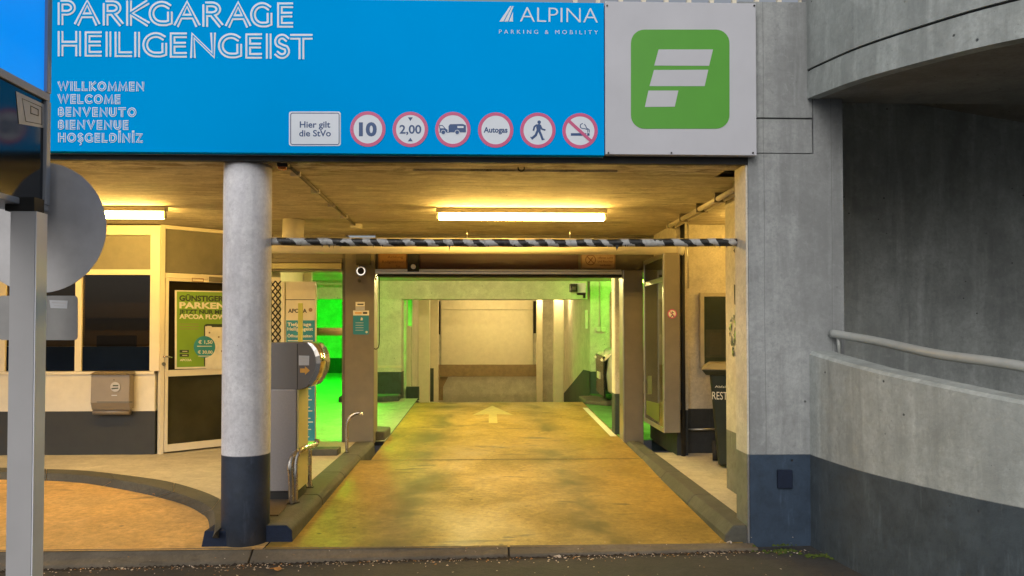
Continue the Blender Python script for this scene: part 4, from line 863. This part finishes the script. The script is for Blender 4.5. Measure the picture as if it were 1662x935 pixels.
MB().box(-2.25, -2.15, 12.0, 14.4, 2.34, 2.38).build('housing', M['fixture_body'], t); MB().tube([(-2.2, 12.02, 2.3), (-2.2, 14.38, 2.3)], .02, seg=12).build('tube', M['tube_green2'], t)
inner(-.7, .7, 20.4, 2.335, 'tube_ramp', 'tube light on the ceiling close to the far cream wall')
inner(2.55, 3.3, 13.5, 2.33, 'tube_green3', 'green tube light over the right bay near the parked car')

# ================================================================== INNER GARAGE
ZG = 2.40; YB = 14.6
tag(MB().box(-7, 7, 9.42, 22.6, ZG, ZG+.2).build('garage_ceiling', M['garage_paint_plain']), kind='structure')
bz0, bz1 = P(800, 485.5, YB).z, ZG
tag(MB().box(-7, P(953, 470, YB).x, YB, YB+.35, bz0, bz1-.002).build('garage_beam', M['garage_paint_plain']), 'pale concrete cross beam under the inner garage ceiling', 'beam')
tag(MB().box(P(613, 500, YB).x, P(652, 500, YB).x, YB-.02, YB+.4, 0, bz0-.002).build('garage_pillar', M['garage_paint'], None, .01), 'square pale pillar with dark base at the far left of the ramp', 'pillar')
tag(MB().pbox(613, 653, 593.5, 597, YB-.045, .024).build('bumper_rail', M['cream_paint']), 'white strip across the pillar above its dark base', 'rail')
tag(MB().box(-7.2, -7, 9.3, 22.6, -.1, ZG).build('garage_left_wall', M['garage_paint']), 'left side wall of the garage lit green', 'wall')
tag(MB().box(-7, -1.72, 21.4, 21.6, -.1, ZG).build('left_bay_wall', M['garage_paint']), 'green lit rear wall of the left parking bay', 'wall')
tag(MB().box(1.97, 7, YB, YB+.2, -.1, ZG-.003).build('right_bay_wall', M['garage_paint']), 'bright green lit wall behind the parked car', 'wall')
tag(MB().box(7, 7.2, 9.3, 14.8, -.1, ZG).build('garage_right_wall', M['garage_paint']), 'far right side wall of the parking bay', 'wall')
tag(MB().box(1.97, 2.15, YB+.21, 22.4, -1.7, ZG-.003).build('ramp_right_wall', M['garage_paint_plain']), 'pale wall running down the right side of the ramp', 'wall')
pl = Plane((1.962, 0, 0), (-1, 0, 0))
mb = MB(); q = [pl.pt(957, 610), pl.pt(946, 601), pl.pt(888, 647), pl.pt(888, 670), pl.pt(957, 668)]
mb.face([(1.958, 14.62, .2), (1.958, 14.62, .69), (1.958, 15.6, .66), (1.958, 21.5, -.55), (1.958, 21.5, -1.7), (1.958, 15.0, -.3)]); tag(mb.build('painted_wedge', M['band_dark']), 'dark painted wedge on the wall beside the ramp', 'paint band')
# left side of ramp: posts with openings
tag(MB().box(-1.78, -1.6, 15.4, 15.7, -.3, bz0+.2).build('ramp_post', M['garage_paint_plain']), 'first pale post along the left side of the ramp, next to the square pillar', 'post')
tag(MB().box(-1.9, -1.64, 17.0, 21.39, -1.5, ZG-.003).build('ramp_left_panel', M['garage_paint_plain']), 'wall panel on the left side of the ramp', 'wall panel')
tag(MB().box(-1.92, -1.66, 15.7, 16.99, -.8, 1.55).build('ramp_left_wall', M['garage_paint_plain']), 'low wall on the left side of the ramp', 'wall')
tag(MB().box(P(675, 500, 18.6).x, P(697, 500, 18.6).x, 18.6, 18.9, -1.4, ZG-.003).build('ramp_post', M['cream_paint']), 'middle pale post along the left side of the ramp', 'post')
tag(MB().box(P(699, 500, 20.6).x, P(711, 500, 20.6).x, 20.6, 20.9, -1.6, ZG-.003).build('ramp_post', M['cream_paint']), 'slim pale post at the left corner of the far wall', 'post')
MB_ = MB().pbox(696.5, 703.5, 598, 652, 19.5, .1); tag(MB_.build('dark_skirting', M['band_dark']), 'upright dark strip between the two pale ramp posts', 'paint band')
MB_ = MB().pbox(659, 680, 628, 650, 15.2, .12); tag(MB_.build('dark_skirting', M['band_dark']), 'low dark block at the foot of the left ramp wall', 'paint band')
# far wall with door
YF = 22.0
fw = thing('far_wall', (0, YF, -1.6), 'large cream wall closing the bottom of the ramp', 'wall')
MB().box(-2.5, 2.0, YF, YF+.2, -2.2, ZG-.003).build('wall', M['garage_paint_plain'], fw)
MB().pbox(716, 865, 503.5, 598, YF-.05, .048).build('panel', M['cream_paint'], fw, .004)
MB().pbox(716, 865, 488, 502.5, YF-.05, .048).build('panel', M['cream_paint'], fw, .004)
MB().pbox(711.5, 714.5, 489, 543, YF-.04, .038).build('gap', M['black_gap'], fw); MB().pbox(866, 871, 489, 541, YF-.04, .038).build('gap', M['black_gap'], fw)
MB().pbox(711, 873, 592, 611, YF-.7, .2).build('cross_beam', M['beam_brown'], fw, .01)
mb = MB(); mb.prism([P(712, 612, YF-.6), P(727, 612, YF-.6), P(719, 628, YF-.6), P(719, 650, YF-.6), P(712, 650, YF-.6)], (0, .1, 0)); mb.build('bracket', M['beam_brown'], fw)
for a, b, Y, lab in ((871, 881, 21.0, 'slim pale post at the right corner of the far wall'), (899, 915, 18.5, 'brightly lit pale post on the right of the ramp')):
    tag(MB().pbox(a, b, 486, 720, Y, .2).build('ramp_post', M['cream_paint'], None, .02), lab, 'post')
for px, py, Y, lab in ((876, 487, 20.7, 'small bright lamp at the top of the far right corner post'), (907, 486, 18.2, 'small bright lamp at the top of the lit ramp post')):
    v = P(px, py, Y); v.z = ZG-.07; t = thing('wall_lamp', v, lab, 'lamp'); MB().tube([v, v+Vector((0, 0, -.05))], .06, seg=16).build('globe', M['spot_warm'], t); MB().tube([v+Vector((0, 0, .001)), v+Vector((0, 0, .06))], .05, seg=12).build('base', M['fixture_body'], t)
inner(-.6, .6, 17.5, 2.27, 'tube_ramp', 'tube light over the ramp behind the cross beam')
# kerb islands at the crest
for x0_, x1_, lab, pts in ((0, 0, 'dark kerb island at the crest on the left', [(-2.5, 13.1), (-1.75, 13.1), (-1.5, 13.25), (-1.5, 13.6), (-2.5, 13.6)]), (0, 0, 'dark kerb island at the crest on the right', [(1.62, 12.75), (1.95, 12.45), (2.2, 12.6), (1.95, 13.6), (1.62, 13.6)])):
    tag(MB().prism([(x, y, fz(12.6)-.02) for x, y in pts], (0, 0, .13 if pts[0][0] < 0 else .085)).build('kerb_island', M['band_dark' if x0_ == 0 and pts[0][0] < 0 else 'kerb_concrete'], None, .03), lab, 'kerb')
# white pillar just inside right
YW = 9.62; a, b = P(997.5, 500, YW).x, P(1012.5, 500, YW).x
tag(MB().box(a, b+.12, YW, YW+.25, .1, ZG+.2).build('inner_door_pillar', M['garage_paint'], None, .02), 'narrow cream pillar with dark base just behind the right door post', 'pillar')
# sockets
t = thing('wall_socket', P(975, 540, YB), 'double socket with a thin riser pipe on the green lit wall', 'socket')
for x in (970.5, 979): v = P(x, 535, YB-.005); MB().box(v.x-.042, v.x+.042, YB-.05, YB-.003, v.z-.045, v.z+.045).build('socket', M['socket_plastic'], t, .01)
MB().tube([P(974, 529, YB-.02), P(974, 456, YB-.02)], .012, seg=8).build('riser', M['socket_plastic'], t)
v = P(953, 516, YB-.3); tag(MB().box(v.x, v.x+.05, YB-.02, YB-.003+.0, v.z-.2, v.z+.15).build('small_box', M['socket_plastic']), 'small cream switch box at the edge of the green wall', 'switch')
tag(MB().pbox(992.5, 1000, 474, 600, YB-.06, .055).build('wooden_batten', M['wood_brown']), 'brown upright batten on the green wall beside the inner pillar', 'batten')
cb = thing('box_camera', P(935, 468, 13.6), 'square white security camera under the garage ceiling', 'camera')
v = P(935, 468, 13.6)
MB().box(v.x-.08, v.x+.17, 13.55, 13.85, v.z-.08, v.z+.09).build('housing', M['sign_white'], cb, .01)
MB().box(v.x-.13, v.x-.0, 13.40, 13.549, v.z-.075, v.z+.07).build('front', M['car_black'], cb, .01); MB().box(v.x-.09, v.x-.03, 13.385, 13.399, v.z-.04, v.z+.02).build('lens', M['chrome'], cb)
MB().box(v.x+.13, v.x+.17, 13.6, 13.7, v.z-.17, v.z-.081).build('bracket', M['car_black'], cb); MB().box(v.x+.02, v.x+.13, 13.6, 13.7, v.z-.12, v.z-.081).build('bracket', M['car_black'], cb)
# rail across left bay
tag(MB().tube([P(500, 538.5, 11.0), P(562, 538.5, 11.0)], .055, seg=16).build('barrier_rail', M['beam_brown']), 'brown horizontal rail across the green left bay', 'rail')

# parked car
def car():
    base = P(985, 656, 12.4); base.z = fz(12.4)+.0; ang = math.radians(176.5); L, Wd = 4.1, 1.74
    t = thing('parked_car', base+Vector((2.0, .6, 0)), 'silver hatchback parked in the right bay, nose just past the inner pillar', 'car')
    fx_, sx_ = Vector((math.cos(ang), math.sin(ang), 0)), Vector((-math.sin(ang), math.cos(ang), 0))
    o0 = base - fx_*0  # front right corner nearest the lane
    def Q(l, s, z): return o0 - fx_*l + sx_*(-s)*1 + Vector((0, 0, z))
    prof = [(0.03, .22), (0, .50), (.04, .78), (.14, .90), (.55, .97), (1.0, 1.02), (1.65, 1.32), (2.2, 1.44), (3.2, 1.42), (3.9, 1.02), (4.08, .82), (4.1, .35), (3.9, .16), (.25, .12)]
    side = [(.0, .0)]; n = len(prof); vs = []
    for s, k in ((.0, .10), (.07, .0), (.25, -.0), (Wd/2, -.05), (Wd-.25, 0), (Wd-.07, 0), (Wd, .10)):
        for l, z in prof:
            inset = k if k > 0 else 0
            tz_ = max(0, (z-.9))*.32*(1 if s < Wd/2 else -1) if s != Wd/2 else 0
            l2 = l + (inset if l < 1 else (-inset if l > 3.5 else 0)) + (k if k < 0 and l < .6 else 0)
            vs.append(Q(l2, s+tz_, z*(1-.02*(k > 0))))
    m_ = 7; fs = [(i*n+j, i*n+(j+1)%n, (i+1)*n+(j+1)%n, (i+1)*n+j) for i in range(m_-1) for j in range(n)]+[tuple(range(n)), tuple((m_-1)*n+j for j in range(n))]
    mb = MB().add(vs, fs, 0, True); o = mb.build('body', M['car_silver'], t, .02, 2)
    def panel(name, pts, mat, off): MB().prism([Q(*p) for p in pts], fx_*off).build(name, M[mat], t)
    panel('grille', [(-.01, .10, .13), (-.01, 1.64, .13), (-.02, 1.64, .80), (-.02, .10, .80)], 'car_black', .03)
    panel('number_plate', [(-.05, .62, .40), (-.05, 1.12, .40), (-.05, 1.12, .51), (-.05, .62, .51)], 'line_white', .02)
    for s in (.1, 1.4): panel('headlight', [(-.03, s, .72), (-.03, s+.24, .74), (.06, s+.24, .84), (.10, s, .84)], 'poster_cream', .05)
    panel('windscreen', [(1.05, .18, .93), (1.05, Wd-.18, .93), (1.62, Wd-.3, 1.30), (1.62, .3, 1.30)], 'car_black', .04)
    for l in (.75, 3.3):
        for s in (-.01, Wd-.19):
            c_ = Q(l, s, .31); MB().tube([c_, c_-sx_*.2], .31, seg=24).build('wheel', M['rubber'], t); MB().tube([c_+sx_*.005, c_-sx_*.205], .19, seg=16).build('hubcap', M['alu'], t)
car()

# ================================================================== RIGHT SIDE OF FRONT ROOM
YR = 8.2
rw = thing('plaster_wall', (2.8, YR, PV), 'rough plaster wall with black base behind the bin on the right', 'wall')
MB().box(P(1111, 500, YR).x, 3.4, YR, YR+.25, PV-.02, ZC).build('wall', M['plaster'], rw)
tag(MB().box(2.0, P(1110.5, 500, YR).x, 8.06, 9.39, PV-.02, ZC).build('stub_wall', M['plaster']), 'short wall carrying the glazed display case', 'wall')
tag(MB().box(2.02, 7, 9.395, 9.41, .0, ZG).build('partition_wall', M['garage_paint']), 'partition wall right of the roller door', 'wall')
tag(MB().box(3.2, 3.4, 6.96, YR-.003, -.1, ZC-.003).build('right_side_wall', M['plaster']), 'side wall hidden behind the inner pillar', 'wall')
tag(MB().box(-8.2, -8, 5.2, 10.7, -.1, ZC).build('left_side_wall', M['plaster']), 'far left side wall of the entrance hall', 'wall')
v0, v1 = P(1107.5, 362, 8.02), P(1107.5, 741, 8.02)
tag(MB().tube([(v0.x, 8.02, ZC), (v0.x, 8.02, PV)], .024, seg=12).build('downpipe', M['black_gap']), 'black vertical pipe at the corner right of the display case', 'pipe')
v0 = P(1115, 362, 8.15); v1 = P(1115, 468, 8.15)
tag(MB().tube([(v0.x, 8.15, ZC), (v0.x, 8.15, v1.z)], .016, seg=10).build('conduit', M['alu']), 'thin grey vertical conduit on the plaster wall', 'conduit')
tag(MB().tube([P(1118, 697, 8.16), P(1175, 697, 8.16)], .011, seg=8).build('wall_pipe', M['alu']), 'thin pale pipe low on the black wall base', 'pipe')
# display case
XC = 1.825; ya, yb_ = 7.9, 8.92; cz0, cz1 = P(1078, 703, ya).z, P(1078, 410, ya).z
dc = thing('display_case', (1.9, 8.4, cz0), 'tall glazed display case with metal frame right of the door post', 'display case')
MB().box(XC+.012, 1.998, ya, yb_, cz0, cz1).build('case_body', M['olive_metal'], dc, .008)
MB().box(XC, XC+.011, ya, ya+.05, cz0, cz1).build('frame', M['alu'], dc, .002); MB().box(XC, XC+.011, yb_-.05, yb_, cz0, cz1).build('frame', M['alu'], dc, .002)
for z in (cz0, cz1-.05, cz1-.30): MB().box(XC, XC+.011, ya+.051, yb_-.051, z, z+(.05 if z < 2 or z > cz1-.1 else .02)).build('frame', M['alu'], dc, .002)
MB().box(XC+.006, XC+.010, ya+.051, yb_-.051, cz0+.051, cz1-.301).build('pane', M['case_glass'], dc)
MB().box(XC+.006, XC+.010, ya+.051, yb_-.051, cz1-.279, cz1-.051).build('pane', M['case_glass'], dc)
cp = Plane((XC+.006, 0, 0), (-1, 0, 0)); mb = MB(); mb.flat(cp, [(1049, 650), (1070, 655), (1070, 686), (1049, 672)], .002); mb.build('poster_strip', M['case_poster'], dc)
mb = MB(); mb.flat(cp, [(1051, 610), (1058, 610), (1058, 640), (1051, 640)], .002, 0); mb.build('poster_print', [M['olive_dark'], M['khaki_panel']], dc)
F8 = FY(ya); st = thing('round_sticker', P(1091, 518, ya), 'round red and white no pedestrian sticker on the display case side', 'sticker')
mb = MB(); mb.flat(F8, circ(1091, 509.5, 7.2, 24), .003, 0); mb.strip(F8, circ(1091, 509.5, 6.8, 24), 1.6, .004, 1, True); mb.strip(F8, [(1086, 504.5), (1096, 514.5)], 1.2, .0048, 1)
for k, p_ in enumerate(([(1091, 505), (1091, 511)], [(1091, 511), (1088.5, 515)], [(1091, 511), (1094, 515)], [(1088.5, 509), (1093.5, 507)])): mb.strip(F8, p_, 1.1, .0042+.0001*k, 2)
mb.build('print', [M['poster_cream'], M['print_red'], M['print_black']], st)
# notice board
nb = thing('notice_board', P(1165, 590, YR), 'glazed notice board with a framed sheet on the plaster wall above the bin', 'notice board')
FR = FY(YR)
MB().pbox(1143, 1205, 482, 592, YR-.03, .02).build('back_panel', M['board_green'], nb)
for a_ in ((1137, 1143, 475, 597), (1205, 1211, 475, 597), (1143.2, 1204.8, 475, 481.5), (1143.2, 1204.8, 592.5, 597)): MB().pbox(*a_, YR-.06, .055).build('frame', M['frame_khaki'], nb, .004)
mb = MB(); fb = FY(YR-.031)
mb.flat(fb, [(1145, 535), (1178, 535), (1178, 580), (1145, 580)], .002, 0); mb.flat(fb, [(1152, 540), (1171, 540), (1171, 576), (1152, 576)], .003, 1)
for k in range(6): mb.strip(fb, [(1154, 545+k*5), (1168-(k*3)%5, 545+k*5)], .9, .0036, 0)
mb.build('framed_sheet', [M['beam_brown'], M['notice_beige']], nb)
MB().pbox(1143.5, 1204.5, 482, 592, YR-.05, .004).build('pane', M['lens_glass'], nb)
# bin
YBn = 7.28
bn_ = thing('wheelie_bin', (P(1151, 600, YBn).x, YBn, PV), 'dark green wheelie bin marked REST standing behind the inner pillar', 'bin')
bt = P(1151, 600, YBn); bb = P(1168, 763, YBn); Wt, Wb = .56, .40
cxb = bt.x+Wt/2
def ring(z, w_, d_, y_): return [(cxb-w_/2, y_, z), (cxb+w_/2, y_, z), (cxb+w_/2, y_+d_, z), (cxb-w_/2, y_+d_, z)]
MB().hexa(ring(PV+.02, Wb, .45, YBn+.06), ring(bt.z, Wt, .62, YBn)).build('bin_body', M['bin_green'], bn_, .025, 3)
MB().hexa(ring(bt.z-.05, Wt+.06, .66, YBn-.03), ring(bt.z, Wt+.14, .70, YBn-.05)).build('rim', M['bin_green'], bn_, .008)
MB().hexa(ring(bt.z+.002, Wt+.15, .70, YBn-.05), ring(bt.z+.055, Wt+.0, .5, YBn+.06)).build('lid', M['khaki_panel'], bn_, .015, 2)
for s in (-1, 1): MB().tube([(cxb+s*.2, YBn+.5, PV+.1), (cxb+s*.25, YBn+.5, PV+.1)], .1, seg=20).build('wheel', M['rubber'], bn_)
Fb = FY(YBn+.012); mb = MB(); text_into(mb, Fb, 'REST', 1155.5, 1179, 648, 12.5, .006, 0, bold=.0); text_into(mb, Fb, 'Abfall', 1160, 1178, 629, 3.5, .012, 0); mb.build('lettering', M['poster_cream'], bn_)
bn_.rotation_euler = (0, 0, math.radians(-16))

# ================================================================== PIPES ON THE CEILING AND HEIGHT BAR
zc = P(800, 399.5, YR-.25).z; YQ = YR-.25; r_ = .5*(P(800, 386.5, YQ).z-P(800, 412.5, YQ).z)
bp = thing('large_pipe', (0, YQ, zc), 'thick cream pipe crossing the room just behind the striped bar', 'pipe')
MB().tube([(P(380, 396, YQ).x, YQ, zc+.01), (P(500, 396, YQ).x, YQ, zc), (P(1104, 396, YQ).x, YQ, zc)], r_, seg=24).build('pipe_run', M['cream_paint'], bp)
vx = P(475, 380, YQ).x; MB().tube([(vx, YQ, zc), (vx+.01, YQ, ZC)], r_*1.3, seg=24).build('pipe_branch', M['cream_paint'], bp)
MB().tube([(P(1098, 396, YQ).x, YQ, zc), (P(1108, 396, YQ).x, YQ, zc)], r_*1.08, seg=24).build('collar', M['cream_paint'], bp)
cpipe = thing('ceiling_pipe', (1.92, 7.2, ZC-.05), 'slim cream pipe clipped along the right side of the ceiling', 'pipe')
MB().tube([(1.90, 5.5, ZC-.05), (1.90, 8.0, ZC-.05)], .022, seg=12).build('pipe_run', M['cream_paint'], cpipe); MB().tube([(1.955, 5.5, ZC-.06), (1.955, 8.0, ZC-.06)], .015, seg=10).build('pipe_run', M['cream_paint'], cpipe)
for y in (5.75, 6.25, 6.8, 7.4, 7.9): MB().box(1.872, 1.975, y, y+.018, ZC-.078, ZC).build('clip', M['olive_metal'], cpipe)
x9 = P(478, 267, 5.4).x
cdd = thing('ceiling_conduit', (x9, 6.8, ZC-.02), 'thin cream conduit running back along the left part of the ceiling', 'conduit')
MB().tube([(x9, 5.3, ZC-.016), (x9-.06, 8.2, ZC-.016)], .011, seg=10).build('conduit_run', M['khaki_panel'], cdd); MB().box(x9-.11, x9+.01, 8.2, 8.28, ZC-.05, ZC-.002).build('junction_box', M['cream_paint'], cdd, .006)
for y in (5.5, 6.2, 6.9, 7.6): MB().box(x9-.05-.02*(y-5.3), x9+.02-.02*(y-5.3)+.0, y, y+.02, ZC-.032, ZC).build('clip', M['cream_paint'], cdd)
bc = thing('beacon', P(458, 275, 5.25), 'small amber beacon under the ceiling edge right of the white column', 'beacon')
MB().pbox(449, 467, 257, 270, 5.22, .08).build('base', M['black_gap'], bc, .004); v = P(458.5, 270, 5.26); MB().tube([v, v+Vector((0, 0, -.012)), v+Vector((0, 0, -.024))], .034, seg=18, r1=.026).build('lens', M['amber'], bc)
hk = thing('ceiling_hook', P(846, 275, 5.3), 'small dark hook hanging from the ceiling edge above the lane', 'hook')
v = P(846, 260, 5.3); MB().tube([v, v+Vector((0, 0, -.035))], .008, seg=8).build('stem', M['olive_dark'], hk); MB().tube([v+Vector((.022*math.sin(a), 0, -.055+.022*math.cos(a))) for a in [k*2*math.pi/14 for k in range(15)]], .005, seg=6).build('hook_ring', M['black_gap'], hk)
# striped bar
YH = 5.33; hb = thing('height_bar', (P(820, 393, YH).x, YH, P(820, 393, YH).z), 'height limit bar wrapped in black and white striped tape across the entrance', 'height bar')
a, b = P(436, 392, YH), P(1200, 393.3, YH); 
nseg = 40; pts = [a.lerp(b, k/nseg)+Vector((0, 0, -.008*math.sin(math.pi*k/nseg)+.0015*math.sin(k*1.7))) for k in range(nseg+1)]
MB().tube(pts, .0275, seg=16).build('taped_bar', M['hazard_tape'], hb)
for px in (758, 925): v = P(px, 386, YH); MB().tube([v, PZ(px, 373, ZC)], .0022, seg=6).build('hanger_wire', M['alu'], hb)
mb = MB(); random.seed(11)
for k in range(26):
    px = random.uniform(470, 1180); y = 398.5; h_ = random.uniform(1.5, 5); w_ = random.uniform(1, 3)
    mb.prism([P(px, y-1.5, YH-.022), P(px+w_, y-1.5, YH-.022), P(px+w_*.4+random.uniform(-1, 1), y+h_, YH-.022)], (0, .002, 0))
mb.prism([P(728, y-1, YH-.022), P(731, y-1, YH-.022), P(729, 408, YH-.022)], (0, .002, 0)); mb.prism([P(999, y-1, YH-.022), P(1005, y-1, YH-.022), P(1001, 407, YH-.022)], (0, .002, 0))
tag(mb.build('tape_shreds', M['lattice_black'], hb), kind='stuff')
fx2 = Plane((1.745, 0, 0), (-1, 0, 0)); v = P(1198, 393, 5.4)
MB().prism([(1.742, 5.45, v.z+.03), (1.742, 5.37, v.z+.02), (1.742, 5.37, v.z-.05), (1.742, 5.45, v.z-.03)], (.005, 0, 0)).build('strap', M['tape_strap'], hb)

# white railing far above the sign (only its foot shows)
rl = thing('roof_railing', (0, 5.6, 3.62), 'pale railing on the roof edge just above the blue sign', 'railing')
for k in range(12): MB().box(.6+k*.16, .63+k*.16, 5.3, 5.33, 3.55, 4.4).build('baluster', M['cream_paint'], rl)

# ================================================================== LITTER AND MOSS
random.seed(21); mb = MB()
for k in range(900):
    cl_ = random.choice((-3.6, -3.3, -2.4, -1.7, -1.5, -.9, -.3, .5, .8, 1.5, 1.9)); x = random.gauss(cl_, .22) if k % 3 else random.uniform(-4.2, 2.1); y = 5.005-abs(random.gauss(0, .055)) if k < 720 else 5.0-random.random()**1.6*.8; s = random.uniform(.003, .0105)
    if k > 850: y = random.uniform(5.02, 5.12)
    z = gz(x)+.006+(.03+(y-5.02)*.3 if y > 5.02 else 0); a_ = random.uniform(0, 6.28)
    p = [Vector((x+math.cos(a_+t)*s*(1 if i % 2 else .55), y+math.sin(a_+t)*s*.8, z+random.uniform(0, .006))) for i, t in enumerate((0, 1.4, 3.1, 4.6))]
    mb.face(p, 0 if random.random() < .72 else 1)
tag(mb.build('fallen_petals', [M['leaf_pale'], M['leaf_brown']]), 'pale petals and crumbs scattered along the sill', 'litter', kind='stuff')
def leaf(px, py, s, m_, label, z=None):
    v = PZ(px, py, .03); z = gz(v.x)+.012 if z is None else z; v = PZ(px, py, z); mb = MB(); rim = []
    for k in range(12):
        a_ = k*math.pi/6; rr = s*(1+.35*math.cos(5*a_))*(1.2 if k % 2 else .8); rim.append(v+Vector((math.cos(a_)*rr, math.sin(a_)*rr*.7, .008*math.sin(a_*2)+.004)))
    vs = [v+Vector((0, 0, .012))]+rim; mb.add(vs, [(0, 1+k, 1+(k+1)%12) for k in range(12)], 0)
    tag(mb.build('fallen_leaf', M[m_]), label, 'leaf')
leaf(448, 924, .035, 'leaf_brown', 'curled yellow brown leaf on the asphalt just right of the column foot'); leaf(905, 904, .022, 'leaf_pale', 'pale leaf on the sill edge in the middle of the lane')
leaf(1184, 881, .016, 'leaf_pale', 'pale leaf on the sill near the grey pillar', fz(5.1)+.01); leaf(252, 803, .02, 'leaf_brown', 'small leaf lying against the curved kerb', .11)
mb = MB(); random.seed(9)
for cx, cy, rr, nn in ((1.93, 5.03, .13, 60), (2.12, 4.9, .1, 40)):
    for k in range(nn):
        x = cx+random.gauss(0, rr*.6); y = cy-abs(random.gauss(0, rr*.35)); s = random.uniform(.006, .018); z = gz(x)+.004+(.03 if y > 5.02 else 0)
        mb.add([(x-s, y-s, z), (x+s, y-s*.6, z), (x+s*.7, y+s, z), (x-s*.8, y+s*.8, z), (x, y, z+s*.9)], [(0, 1, 4), (1, 2, 4), (2, 3, 4), (3, 0, 4)])
tag(mb.build('moss', M['moss']), 'green moss tufts at the foot of the pillar and column', 'moss', kind='stuff')
